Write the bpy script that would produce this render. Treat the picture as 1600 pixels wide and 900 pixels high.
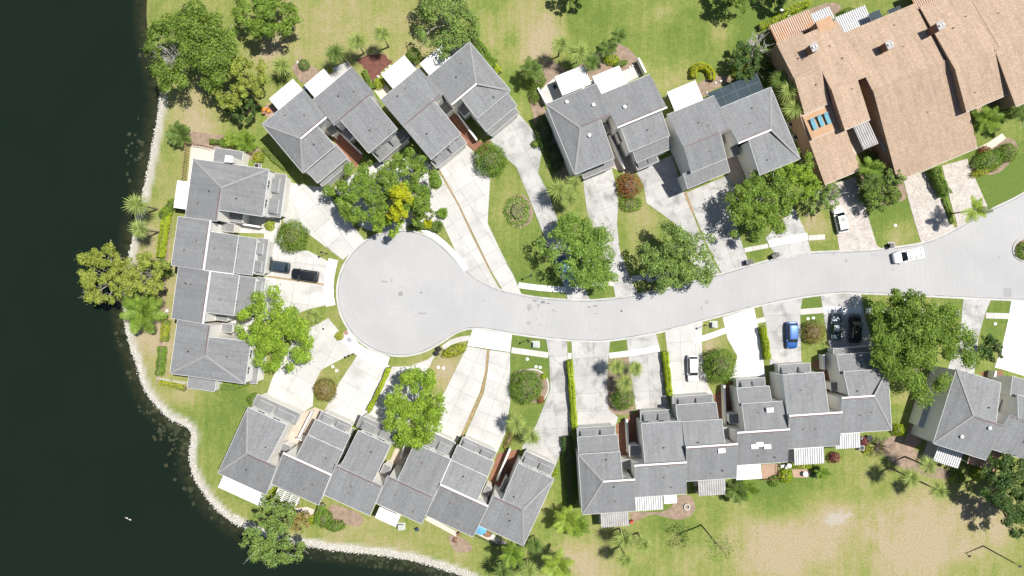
import bpy, bmesh, math, random
import numpy as np
from mathutils import Vector, Matrix, noise as mnoise

# ------------------------------------------------------------------ camera, sky, sun, exposure
for o in list(bpy.data.objects): bpy.data.objects.remove(o, do_unlink=True)
SC = bpy.context.scene
COL = SC.collection
S = 0.11                       # metres on the ground for one unit of the survey plan (1600 x 900)
HC = 1066.667 * S              # camera height
cam_d = bpy.data.cameras.new('camera'); cam = bpy.data.objects.new('camera', cam_d); COL.objects.link(cam)
cam_d.sensor_width = 36; cam_d.lens = 24; cam_d.clip_end = 5000; cam_d.clip_start = 0.5
cam.location = (0, 0, HC); cam.rotation_euler = (0, 0, 0)
SC.camera = cam
SUN_EL = math.radians(66); sdir = Vector((0.92, 0.39, 0)).normalized()
world = bpy.data.worlds.new('World'); SC.world = world; world.use_nodes = True
wn = world.node_tree.nodes; wl = world.node_tree.links
sky = wn.new('ShaderNodeTexSky'); sky.sky_type = 'NISHITA'; sky.sun_disc = False
sky.sun_elevation = SUN_EL; sky.sun_rotation = math.atan2(sdir.x, sdir.y)
sky.air_density = 1.0; sky.dust_density = 1.0; sky.altitude = 100
wl.new(sky.outputs[0], wn['Background'].inputs[0]); wn['Background'].inputs[1].default_value = 0.072
sun_d = bpy.data.lights.new('sun', 'SUN'); sun_d.energy = 5.0; sun_d.angle = math.radians(0.53); sun_d.color = (1.0, 0.955, 0.88)
sun = bpy.data.objects.new('sun', sun_d); COL.objects.link(sun)
tosun = Vector((sdir.x * math.cos(SUN_EL), sdir.y * math.cos(SUN_EL), math.sin(SUN_EL)))
sun.rotation_euler = tosun.to_track_quat('Z', 'Y').to_euler(); sun.location = (60, 30, 90)
SC.view_settings.view_transform = 'Standard'; SC.view_settings.look = 'None'
SC.view_settings.gamma = 1.0; SC.view_settings.use_curve_mapping = False
SC.view_settings.exposure = 0.47
SC.render.engine = 'CYCLES'
SC.render.resolution_x = 1024; SC.render.resolution_y = 576
SC.cycles.max_bounces = 6

rnd = random.Random(7)
# ------------------------------------------------------------------ helpers
def W(px, py, h=0.0):
    """plan position px,py surveyed at height h -> world"""
    k = S * (1 - h / HC)
    return Vector(((px - 800) * k, -(py - 450) * k, h))

def tag(o, label=None, cat=None, group=None, kind=None):
    if label: o['label'] = label
    if cat: o['category'] = cat
    if group: o['group'] = group
    if kind: o['kind'] = kind
    return o

def link(name, me, parent=None, loc=None, rz=None):
    o = bpy.data.objects.new(name, me); COL.objects.link(o)
    if parent: o.parent = parent
    if loc is not None: o.location = loc
    if rz is not None: o.rotation_euler = (0, 0, rz)
    return o

def empty(name, loc=(0, 0, 0), rz=0.0):
    o = link(name, None, None, loc, rz); o.empty_display_size = 0.5
    return o

def children_of(o): return [c for c in bpy.data.objects if c.parent == o]

class MB:
    """collects geometry for one mesh"""
    def __init__(s): s.v = []; s.f = []; s.m = []
    def add(s, vs, fs, mi=0):
        n = len(s.v); s.v += [tuple(p) for p in vs]
        for f in fs: s.f.append(tuple(i + n for i in f)); s.m.append(mi)
        return s
    def quad(s, a, b, c, d, mi=0): return s.add([a, b, c, d], [(0, 1, 2, 3)], mi)
    def box(s, x0, x1, y0, y1, z0, z1, mi=0, M=None):
        vs = [Vector((x, y, z)) for z in (z0, z1) for y in (y0, y1) for x in (x0, x1)]
        if M is not None: vs = [M @ p for p in vs]
        return s.add(vs, [(0, 2, 3, 1), (4, 5, 7, 6), (0, 1, 5, 4), (2, 6, 7, 3), (0, 4, 6, 2), (1, 3, 7, 5)], mi)
    def prism(s, top, bot, mt=0, ms=0, mb=None):
        """top / bot : matching rings of 3-D points, counter-clockwise from above"""
        n = len(top)
        s.add(top, [tuple(range(n))], mt)
        s.add(bot, [tuple(reversed(range(n)))], ms if mb is None else mb)
        for i in range(n):
            j = (i + 1) % n
            s.quad(bot[i], bot[j], top[j], top[i], ms)
        return s
    def tube(s, pts, rad, n=6, mi=0, cap=True):
        pts = [Vector(p) for p in pts]; base = len(s.v); k = len(pts)
        for i, p in enumerate(pts):
            d = (pts[min(i + 1, k - 1)] - pts[max(i - 1, 0)]).normalized()
            a = d.orthogonal().normalized(); b = d.cross(a)
            r = rad[i] if hasattr(rad, '__len__') else rad
            for j in range(n):
                t = 2 * math.pi * j / n; s.v.append(tuple(p + (a * math.cos(t) + b * math.sin(t)) * r))
        for i in range(k - 1):
            for j in range(n):
                j2 = (j + 1) % n
                s.f.append((base + i * n + j, base + i * n + j2, base + (i + 1) * n + j2, base + (i + 1) * n + j)); s.m.append(mi)
        if cap:
            s.f.append(tuple(base + j for j in reversed(range(n)))); s.m.append(mi)
            s.f.append(tuple(base + (k - 1) * n + j for j in range(n))); s.m.append(mi)
        return s
    def lathe(s, prof, n=12, mi=0, c=(0, 0)):
        base = len(s.v)
        for r, z in prof:
            for j in range(n):
                t = 2 * math.pi * j / n; s.v.append((c[0] + r * math.cos(t), c[1] + r * math.sin(t), z))
        for i in range(len(prof) - 1):
            for j in range(n):
                j2 = (j + 1) % n
                s.f.append((base + i * n + j, base + i * n + j2, base + (i + 1) * n + j2, base + (i + 1) * n + j)); s.m.append(mi)
        s.f.append(tuple(base + (len(prof) - 1) * n + j for j in range(n))); s.m.append(mi)
        s.f.append(tuple(base + j for j in reversed(range(n)))); s.m.append(mi)
        return s
    def mesh(s, name, mats, smooth=False):
        me = bpy.data.meshes.new(name); me.from_pydata(s.v, [], s.f)
        if not isinstance(mats, (list, tuple)): mats = [mats]
        for m in mats: me.materials.append(m)
        me.polygons.foreach_set('material_index', s.m)
        if smooth: me.polygons.foreach_set('use_smooth', [True] * len(s.f))
        me.update(); return me
    def obj(s, name, mats, parent=None, loc=None, rz=None, smooth=False):
        return link(name, s.mesh(name, mats, smooth), parent, loc, rz)

def ccw(poly):
    a = sum(poly[i][0] * poly[(i + 1) % len(poly)][1] - poly[(i + 1) % len(poly)][0] * poly[i][1] for i in range(len(poly)))
    return poly if a > 0 else poly[::-1]

def inset(poly, d):
    cx = sum(p[0] for p in poly) / len(poly); cy = sum(p[1] for p in poly) / len(poly)
    out = []
    for p in poly:
        dx, dy = p[0] - cx, p[1] - cy
        k = max(0.0, 1 - d / max(0.3, max(abs(dx), abs(dy))))
        out.append((cx + dx * k, cy + dy * k) + tuple(p[2:]))
    return out

def smooth_line(pts, sub=6):
    """Catmull-Rom through plan points"""
    out = []; n = len(pts)
    for i in range(n - 1):
        p0 = pts[max(i - 1, 0)]; p1 = pts[i]; p2 = pts[i + 1]; p3 = pts[min(i + 2, n - 1)]
        for k in range(sub):
            t = k / sub
            out.append(tuple(0.5 * ((2 * p1[a]) + (-p0[a] + p2[a]) * t + (2 * p0[a] - 5 * p1[a] + 4 * p2[a] - p3[a]) * t * t
                                    + (-p0[a] + 3 * p1[a] - 3 * p2[a] + p3[a]) * t ** 3) for a in (0, 1)))
    out.append(tuple(pts[-1])); return out

def offset_line(pts, d):
    """offset a world polyline to its left by d"""
    out = []
    for i, p in enumerate(pts):
        a = pts[max(i - 1, 0)]; b = pts[min(i + 1, len(pts) - 1)]
        tx, ty = b[0] - a[0], b[1] - a[1]; l = math.hypot(tx, ty) or 1
        out.append((p[0] - ty / l * d, p[1] + tx / l * d))
    return out

# ------------------------------------------------------------------ materials
MATS = {}
def new_mat(name):
    m = bpy.data.materials.new(name); m.use_nodes = True
    return m, m.node_tree.nodes, m.node_tree.links, m.node_tree.nodes['Principled BSDF']

def add_noise(nt, lk, vec, scale, detail=4, rough=0.55, dist=0.0):
    n = nt.new('ShaderNodeTexNoise'); n.inputs['Scale'].default_value = scale; n.inputs['Detail'].default_value = detail
    n.inputs['Roughness'].default_value = rough; n.inputs['Distortion'].default_value = dist
    lk.new(vec, n.inputs['Vector']); return n.outputs['Fac']

def ramp(nt, lk, fac, stops):
    r = nt.new('ShaderNodeValToRGB'); e = r.color_ramp.elements
    while len(e) < len(stops): e.new(0.5)
    for i, (p, c) in enumerate(stops):
        e[i].position = p; e[i].color = (c[0], c[1], c[2], 1) if hasattr(c, '__len__') else (c, c, c, 1)
    lk.new(fac, r.inputs[0]); return r.outputs[0]

def mixc(nt, lk, fac, a, b, mode='MIX'):
    m = nt.new('ShaderNodeMix'); m.data_type = 'RGBA'; m.blend_type = mode
    if isinstance(fac, (int, float)): m.inputs[0].default_value = fac
    else: lk.new(fac, m.inputs[0])
    for i, x in ((6, a), (7, b)):
        if isinstance(x, (tuple, list)): m.inputs[i].default_value = (x[0], x[1], x[2], 1)
        else: lk.new(x, m.inputs[i])
    return m.outputs[2]

def mat(name, col, rough=0.8, var=0.18, scale=2.0, fine=0.0, fscale=14.0, bump=0.0, bscale=30.0, metal=0.0, rand=0.0, spec=0.3, stain=None, stain_scale=0.25, stain_amt=0.5, coat=0.0):
    """plain procedural surface: base colour, broad mottling, fine grain, stains, per-object shift"""
    if name in MATS: return MATS[name]
    m, nt, lk, b = new_mat(name)
    tc = nt.new('ShaderNodeTexCoord'); vec = tc.outputs['Object']
    f = add_noise(nt, lk, vec, scale, 5)
    lo = tuple(c * (1 - var) for c in col); hi = tuple(min(1, c * (1 + var)) for c in col)
    out = ramp(nt, lk, f, [(0.3, lo), (0.7, hi)])
    if fine:
        g = add_noise(nt, lk, vec, fscale, 2, 0.7)
        out = mixc(nt, lk, 1.0, out, ramp(nt, lk, g, [(0.3, 1 - fine), (0.7, 1 + fine * 0.6)]), 'MULTIPLY')
    if stain:
        s = add_noise(nt, lk, vec, stain_scale, 6, 0.65, 0.6)
        fa = ramp(nt, lk, s, [(0.48, 0.0), (0.68, stain_amt)])
        out = mixc(nt, lk, fa, out, stain)
    if rand:
        oi = nt.new('ShaderNodeObjectInfo')
        out = mixc(nt, lk, 1.0, out, ramp(nt, lk, oi.outputs['Random'], [(0, 1 - rand), (1, 1 + rand * 0.5)]), 'MULTIPLY')
    lk.new(out, b.inputs['Base Color'])
    b.inputs['Roughness'].default_value = rough; b.inputs['Metallic'].default_value = metal
    b.inputs['Specular IOR Level'].default_value = spec; b.inputs['Coat Weight'].default_value = coat
    if bump:
        h = add_noise(nt, lk, vec, bscale, 3, 0.6)
        bp = nt.new('ShaderNodeBump'); bp.inputs['Strength'].default_value = bump; bp.inputs['Distance'].default_value = 0.05
        lk.new(h, bp.inputs['Height']); lk.new(bp.outputs[0], b.inputs['Normal'])
    MATS[name] = m; return m

def shingle_mat(name, c1, c2, tabw, tabh, streak):
    m, nt, lk, b = new_mat(name)
    tc = nt.new('ShaderNodeTexCoord'); vec = tc.outputs['Object']
    br = nt.new('ShaderNodeTexBrick'); lk.new(vec, br.inputs['Vector'])
    br.inputs['Color1'].default_value = (*c1, 1); br.inputs['Color2'].default_value = (*c2, 1)
    br.inputs['Mortar'].default_value = (*[c * 0.62 for c in c1], 1)
    br.inputs['Scale'].default_value = 1; br.inputs['Mortar Size'].default_value = 0.018; br.inputs['Bias'].default_value = -0.1
    br.inputs['Brick Width'].default_value = tabw; br.inputs['Row Height'].default_value = tabh
    f = add_noise(nt, lk, vec, 1.1, 6, 0.7, 0.3); g = add_noise(nt, lk, vec, 7.0, 3, 0.8)
    out = mixc(nt, lk, 1.0, br.outputs['Color'], ramp(nt, lk, f, [(0.3, 0.93), (0.7, 1.07)]), 'MULTIPLY')
    out = mixc(nt, lk, 1.0, out, ramp(nt, lk, g, [(0.32, 1 - streak), (0.5, 1.0), (0.70, 1 + streak * 1.2)]), 'MULTIPLY')
    mp = nt.new('ShaderNodeMapping'); mp.inputs['Scale'].default_value = (1.6, 0.18, 0.18); lk.new(vec, mp.inputs['Vector'])
    st = add_noise(nt, lk, mp.outputs[0], 1.0, 4, 0.6)
    out = mixc(nt, lk, 1.0, out, ramp(nt, lk, st, [(0.3, 0.86), (0.5, 1.0), (0.7, 1.08)]), 'MULTIPLY')
    oi = nt.new('ShaderNodeObjectInfo')
    out = mixc(nt, lk, 1.0, out, ramp(nt, lk, oi.outputs['Random'], [(0, 0.90), (1, 1.07)]), 'MULTIPLY')
    lk.new(out, b.inputs['Base Color']); b.inputs['Roughness'].default_value = 0.9; b.inputs['Specular IOR Level'].default_value = 0.2
    bp = nt.new('ShaderNodeBump'); bp.inputs['Strength'].default_value = 0.5; bp.inputs['Distance'].default_value = 0.03
    lk.new(g, bp.inputs['Height']); lk.new(bp.outputs[0], b.inputs['Normal'])
    MATS[name] = m; return m

def leaf_mat(name, dark, light, trans=0.35, alt=None):
    m, nt, lk, b = new_mat(name)
    at = nt.new('ShaderNodeAttribute'); at.attribute_name = 'tint'
    tc = nt.new('ShaderNodeTexCoord')
    n = add_noise(nt, lk, tc.outputs['Object'], 0.5, 3)
    stops = [(0.0, dark), (0.6, tuple((a + c) / 2 for a, c in zip(dark, light))), (1.0, light)]
    out = ramp(nt, lk, at.outputs['Fac'], stops)
    if alt: out = mixc(nt, lk, ramp(nt, lk, n, [(0.47, 0), (0.62, 0.85)]), out, alt)
    else: out = mixc(nt, lk, 1.0, out, ramp(nt, lk, n, [(0.3, 0.82), (0.7, 1.15)]), 'MULTIPLY')
    lk.new(out, b.inputs['Base Color']); b.inputs['Roughness'].default_value = 0.55; b.inputs['Specular IOR Level'].default_value = 0.25
    tr = nt.new('ShaderNodeBsdfTranslucent'); lk.new(out, tr.inputs['Color'])
    mx = nt.new('ShaderNodeMixShader'); mx.inputs[0].default_value = trans
    lk.new(b.outputs[0], mx.inputs[1]); lk.new(tr.outputs[0], mx.inputs[2])
    lk.new(mx.outputs[0], nt['Material Output'].inputs['Surface'])
    MATS[name] = m; return m

M_SHINGLE = shingle_mat('grey_shingle', (0.203, 0.208, 0.213), (0.245, 0.25, 0.255), 0.34, 0.15, 0.20)
M_ORANGE = shingle_mat('tan_shingle', (0.365, 0.268, 0.192), (0.445, 0.34, 0.258), 0.42, 0.17, 0.20)
M_HIP = mat('hip_shingle', (0.245, 0.244, 0.24), 0.9, 0.15, 4)
M_HIPO = mat('tan_hip_shingle', (0.40, 0.27, 0.18), 0.9, 0.15, 4)
M_FLAT = mat('membrane_roof', (0.19, 0.192, 0.195), 0.85, 0.15, 0.8, fine=0.12, stain=(0.14, 0.14, 0.14), stain_scale=0.5)
M_WALL = mat('cream_stucco', (0.74, 0.725, 0.68), 0.85, 0.04, 0.6, fine=0.05, bump=0.1, stain=(0.58, 0.55, 0.48), stain_amt=0.3)
M_WALLO = mat('tan_stucco', (0.30, 0.20, 0.135), 0.85, 0.06, 0.6, fine=0.06)
M_WHITE = mat('white_trim', (0.70, 0.70, 0.69), 0.75, 0.05, 3)
M_PATIO = mat('white_metal_roof', (0.66, 0.665, 0.67), 0.75, 0.04, 0.7, stain=(0.5, 0.49, 0.46), stain_amt=0.3, spec=0.2)
M_RIBSHADE = mat('painted_rib_shade', (0.27, 0.275, 0.28), 0.75, 0.1, 1.0, spec=0.2)  # grey stripes painted between the ribs of white roofs, imitating rib shading
M_RIBO = mat('orange_metal_rib', (0.36, 0.17, 0.075), 0.75, 0.15, 1.0, spec=0.2)
M_RIBR = mat('rust_red_rib', (0.27, 0.11, 0.06), 0.8, 0.25, 1.0, spec=0.2)
M_CORR = mat('weathered_white_metal', (0.42, 0.405, 0.39), 0.75, 0.12, 1.0, stain=(0.30, 0.26, 0.235), stain_scale=0.9, stain_amt=0.8, spec=0.2)
M_RUST = mat('rusty_metal', (0.48, 0.36, 0.30), 0.6, 0.2, 1.0, stain=(0.33, 0.14, 0.07), stain_scale=0.7, stain_amt=0.95, spec=0.2)
M_CORRO = mat('peach_metal_roof', (0.46, 0.41, 0.36), 0.75, 0.1, 0.8, spec=0.2, stain=(0.55, 0.33, 0.20), stain_scale=0.5, stain_amt=0.9)
M_FLASH = mat('red_brown_flashing', (0.15, 0.075, 0.07), 0.6, 0.2, 2)
M_DARK = mat('dark_metal', (0.03, 0.03, 0.035), 0.5, 0.2, 4)
M_BLACKP = mat('black_plastic', (0.015, 0.015, 0.017), 0.45, 0.2, 4)
M_GLASS = mat('window_glass', (0.02, 0.03, 0.04), 0.08, 0.2, 1, spec=0.6)
M_GARAGE = mat('garage_door_paint', (0.62, 0.60, 0.55), 0.6, 0.05, 1)
M_TRUNK = mat('bark', (0.16, 0.125, 0.095), 0.9, 0.3, 3, bump=0.4, bscale=12)
M_PALE = mat('pale_bark', (0.40, 0.37, 0.33), 0.9, 0.25, 3, bump=0.3, bscale=12)
M_PALMT = mat('palm_trunk', (0.20, 0.165, 0.13), 0.9, 0.3, 3, bump=0.5, bscale=8)
M_GREYB = mat('dead_grey_wood', (0.50, 0.48, 0.46), 0.9, 0.2, 3)
# ------------------------------------------------------------------ terrain, lake, roads
SHORE = smooth_line([(238, -700), (230, -300), (226, -120), (228, -30), (227, 30), (234, 80), (243, 125), (247, 158), (241, 200), (232, 249), (222, 298),
    (211, 337), (205, 372), (199, 400), (194, 440), (191, 479), (196, 521), (206, 555), (226, 613), (258, 651), (287, 667), (297, 680),
    (294, 711), (300, 744), (326, 785), (354, 812), (384, 828), (440, 850), (469, 853), (526, 862), (584, 868), (641, 877), (684, 889),
    (722, 902), (765, 930), (800, 1000), (830, 1200), (840, 1600)], 5)
SHW = [tuple(W(*p).xy) for p in SHORE]
shp = np.array(SHW)
def shore_d(x, y):
    """signed distance to the waterline: >0 in the lake (numpy arrays)"""
    best = np.full(x.shape, 1e9); sg = np.ones(x.shape)
    for i in range(len(shp) - 1):
        a = shp[i]; b = shp[i + 1]; ab = b - a; L = ab @ ab
        t = np.clip(((x - a[0]) * ab[0] + (y - a[1]) * ab[1]) / L, 0, 1)
        dx = x - (a[0] + t * ab[0]); dy = y - (a[1] + t * ab[1]); d = np.hypot(dx, dy)
        cr = ab[0] * (y - a[1]) - ab[1] * (x - a[0])          # shoreline runs downwards: lake on its right
        m = d < best; best[m] = d[m]; sg[m] = np.where(cr[m] < 0, 1, -1)
    return best * sg

def ground_z(d): return np.where(d < -1.6, 0.0, np.where(d > 3.0, -1.6, -0.12 * (d + 1.6) - 0.05 * np.clip(d + 1.6, 0, 9) ** 2))

# dryness of the grass: (x, y, radius, amount), + is straw coloured, - is lush
DRY = [(300, 190, 50, .55), (270, 300, 40, .25), (240, 400, 50, .5), (235, 520, 45, .75), (290, 610, 30, .5), (330, 660, 60, -.30), (370, 640, 45, -.28),
       (350, 790, 30, .1), (520, 830, 40, .1), (640, 840, 60, -.05), (600, 860, 60, .45), (720, 870, 30, .4), (740, 850, 25, -.3), (470, 60, 40, .1), (500, 30, 50, .35), (420, 80, 35, .6),
       (440, 60, 20, -.2), (600, 30, 70, .35), (660, 90, 40, .2), (735, 60, 40, .3), (800, 60, 14, -.55), (810, 130, 14, -.5), (850, 40, 40, .65), (840, 90, 30, .5),
       (930, 25, 60, -.35), (1030, 60, 70, -.25), (1100, 40, 40, -.2), (1180, 25, 60, -.65), (1010, 120, 50, .2), (1040, 20, 20, .3), (1130, 45, 18, .5), (1050, 120, 25, .15),
       (1380, 350, 40, -.55), (1400, 370, 18, .4), (1560, 290, 60, -.9), (1280, 370, 30, -.1), (1270, 350, 20, .5), (810, 350, 40, -.1), (820, 400, 40, -.1), (800, 320, 20, .2), (800, 260, 20, -.2), (1000, 345, 30, .3), (840, 445, 60, -.35),
       (930, 460, 40, -.5), (1180, 395, 30, -.3), (700, 580, 30, .75), (530, 575, 20, .3), (820, 570, 50, -.6), (820, 650, 25, -.4), (960, 540, 20, -.7), (1260, 480, 40, -.7), (1260, 475, 20, -.3), (1558, 500, 40, -.6), (1110, 520, 16, -.1),
       (1110, 540, 14, .6), (1415, 620, 14, .55), (880, 740, 30, -.5), (850, 800, 25, .1), (900, 880, 40, .5), (940, 890, 40, .5), (1030, 815, 40, -.45), (1120, 790, 70, -.15), (1200, 770, 40, -.75), (1250, 760, 40, -.3),
       (1080, 870, 60, .2), (1200, 840, 60, .55), (1210, 880, 50, .35), (1300, 830, 60, .5), (1250, 855, 30, .2), (1420, 820, 70, .5), (1500, 840, 70, .5), (1400, 880, 60, .35), (1560, 800, 40, .4), (1360, 760, 40, .0), (1225, 855, 12, -.6),
       (1360, 855, 12, -.5), (1380, 780, 20, -.3), (1310, 800, 20, .35), (460, 260, 20, -.1), (440, 230, 30, -.2), (1280, 25, 40, -.3), (500, 585, 20, .2), (620, 60, 30, .1), (480, 60, 20, -.1), (1330, 40, 30, -.2)]
def build_ground():
    nx, ny = 300, 190
    xs = np.linspace(-108, 108, nx); ys = np.linspace(-68, 68, ny)
    far = [-3000, -900, -320, -160]
    xs = np.concatenate([far, xs, [-a for a in far[::-1]]]); ys = np.concatenate([far, ys, [-a for a in far[::-1]]])
    X, Y = np.meshgrid(xs, ys); x = X.ravel(); y = Y.ravel()
    d = shore_d(x, y); z = ground_z(d)
    z += np.where(d < -2, 0.0, 0.0)
    px = x / S + 800; py = 450 - y / S
    dry = np.full(x.shape, 0.31)
    for (a, b, r, w) in DRY: dry += w * (1.0 if w > 0 else .62) * np.exp(-((px - a) ** 2 + (py - b) ** 2) / (2 * (r * 0.75) ** 2))
    me = bpy.data.meshes.new('lawn'); n0, n1 = len(ys), len(xs)
    idx = np.arange(n0 * n1).reshape(n0, n1)
    f = np.stack([idx[:-1, :-1], idx[:-1, 1:], idx[1:, 1:], idx[1:, :-1]], -1).reshape(-1, 4)
    me.from_pydata(np.stack([x, y, z], -1).tolist(), [], f.tolist())
    at = me.attributes.new('dry', 'FLOAT', 'POINT'); at.data.foreach_set('value', dry.astype(np.float32))
    ch = np.zeros(x.shape)
    for (a, b, r, w) in ((1308, 810, 15, 1.0), (1295, 815, 8, .6), (1325, 806, 8, .5), (1232, 850, 8, .4), (1462, 828, 14, .35), (1555, 825, 14, .3), (1430, 800, 12, .25), (430, 95, 14, .2)): ch += w * np.exp(-((px - a) ** 2 + ((py - b) * 1.5) ** 2) / (2 * (r * .8) ** 2))
    at = me.attributes.new('chalk', 'FLOAT', 'POINT'); at.data.foreach_set('value', ch.astype(np.float32))
    at = me.attributes.new('bank', 'FLOAT', 'POINT'); at.data.foreach_set('value', (np.clip((d + 1.7) / .5, 0, 1) * np.clip((py - 140) / 20, 0, 1)).astype(np.float32))
    me.polygons.foreach_set('use_smooth', [True] * len(f)); me.update()
    m, nt, lk, b = new_mat('lawn_grass')
    tc = nt.new('ShaderNodeTexCoord'); vec = tc.outputs['Object']
    a1 = nt.new('ShaderNodeAttribute'); a1.attribute_name = 'dry'; a2 = nt.new('ShaderNodeAttribute'); a2.attribute_name = 'bank'
    n1_ = add_noise(nt, lk, vec, 0.16, 7, 0.66, 0.5); n2 = add_noise(nt, lk, vec, 1.3, 5, 0.7); n3 = add_noise(nt, lk, vec, 4.5, 4, 0.85)
    def mth(op, *a):
        q = nt.new('ShaderNodeMath'); q.operation = op
        for i, v in enumerate(a):
            if isinstance(v, (int, float)): q.inputs[i].default_value = v
            else: lk.new(v, q.inputs[i])
        return q.outputs[0]
    # mower stripes, faint
    mp = nt.new('ShaderNodeMapping'); mp.inputs['Scale'].default_value = (1.2, 0.06, 1); mp.inputs['Rotation'].default_value = (0, 0, 0.25); lk.new(vec, mp.inputs['Vector'])
    st = add_noise(nt, lk, mp.outputs[0], 1, 2)
    q = mth('ADD', a1.outputs['Fac'], mth('MULTIPLY', mth('SUBTRACT', n1_, 0.5), 1.5))
    q = mth('ADD', q, mth('MULTIPLY', mth('SUBTRACT', n2, 0.5), 0.75))
    q = mth('ADD', q, mth('MULTIPLY', mth('SUBTRACT', st, 0.5), 0.6))
    c = ramp(nt, lk, q, [(0.0, (0.105, 0.155, 0.034)), (0.25, (0.152, 0.19, 0.046)), (0.5, (0.212, 0.222, 0.075)), (0.75, (0.262, 0.238, 0.112)), (1.0, (0.31, 0.258, 0.165))])
    c = mixc(nt, lk, 1.0, c, ramp(nt, lk, n3, [(0.3, 0.6), (0.5, 1.0), (0.7, 1.42)]), 'MULTIPLY')
    a3 = nt.new('ShaderNodeAttribute'); a3.attribute_name = 'chalk'
    ck = ramp(nt, lk, mth('ADD', a3.outputs['Fac'], mth('MULTIPLY', mth('SUBTRACT', n2, 0.5), 2.2)), [(0.35, 0), (0.75, 0.9)])
    ck = mth('MULTIPLY', ck, ramp(nt, lk, a3.outputs['Fac'], [(0.05, 0), (0.25, 1)]))
    c = mixc(nt, lk, ck, c, (0.345, 0.315, 0.265))
    c = mixc(nt, lk, mth('MULTIPLY', a2.outputs['Fac'], 0.9), c, (0.40, 0.38, 0.335))
    lk.new(c, b.inputs['Base Color']); b.inputs['Roughness'].default_value = 0.95; b.inputs['Specular IOR Level'].default_value = 0.1
    bp = nt.new('ShaderNodeBump'); bp.inputs['Strength'].default_value = 0.8; bp.inputs['Distance'].default_value = 0.06
    lk.new(n3, bp.inputs['Height']); lk.new(bp.outputs[0], b.inputs['Normal'])
    me.materials.append(m)
    o = link('lawn', me); tag(o, 'patchy green and straw coloured lawn around the houses', 'lawn', kind='structure')
build_ground()

def build_lake():
    poly = [(-2600, 2600)] + [(-150, 2600)] + SHW + [(200, -2600), (-2600, -2600)]
    poly = [(p[0] + 0.0, p[1]) for p in poly]
    sh = offset_line(SHW, 2.0)
    poly = [(-2600, sh[0][1])] + sh + [(-2600, sh[-1][1])]
    xs = np.concatenate([[-2600, -700, -300, -160], np.linspace(-110, 8, 150)]); ys = np.concatenate([[-2600, -700, -250, -110], np.linspace(-75, 95, 200), [150, 300, 800, 2600]])
    X, Y = np.meshgrid(xs, ys); x = X.ravel(); y = Y.ravel(); d = shore_d(x, y); idx = np.arange(x.size).reshape(X.shape)
    f = np.stack([idx[:-1, :-1], idx[:-1, 1:], idx[1:, 1:], idx[1:, :-1]], -1).reshape(-1, 4); f = f[(d[f] > -1.5).any(1)]
    me = bpy.data.meshes.new('lake'); me.from_pydata(np.stack([x, y, np.full(x.shape, -.3)], -1).tolist(), [], f.tolist())
    me.attributes.new('shallow', 'FLOAT', 'POINT').data.foreach_set('value', np.clip(1 - d / 2.6, 0, 1).astype(np.float32)); me.update()
    m, nt, lk, s = new_mat('lake_water')
    tc = nt.new('ShaderNodeTexCoord')
    f = add_noise(nt, lk, tc.outputs['Object'], 0.05, 5, 0.6, 0.4)
    c0 = ramp(nt, lk, f, [(0.3, (0.0062, 0.0122, 0.0072)), (0.7, (0.0078, 0.0134, 0.0078))])
    sa = nt.new('ShaderNodeAttribute'); sa.attribute_name = 'shallow'; fn = add_noise(nt, lk, tc.outputs['Object'], 0.9, 5, .7)
    mm = nt.new('ShaderNodeMath'); mm.operation = 'MULTIPLY'; lk.new(sa.outputs['Fac'], mm.inputs[0]); lk.new(ramp(nt, lk, fn, [(.35, .25), (.65, 1)]), mm.inputs[1])
    lk.new(mixc(nt, lk, mm.outputs[0], c0, (0.040, 0.040, 0.018)), s.inputs['Base Color'])
    s.inputs['Roughness'].default_value = 0.06; s.inputs['IOR'].default_value = 1.33
    h = add_noise(nt, lk, tc.outputs['Object'], 1.5, 3)
    bp = nt.new('ShaderNodeBump'); bp.inputs['Strength'].default_value = 0.12; bp.inputs['Distance'].default_value = 0.03
    lk.new(h, bp.inputs['Height']); lk.new(bp.outputs[0], s.inputs['Normal'])
    me.materials.append(m); o = link('lake', me); tag(o, 'still dark green lake water along the rock shoreline', 'lake', kind='structure')
build_lake()

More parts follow.
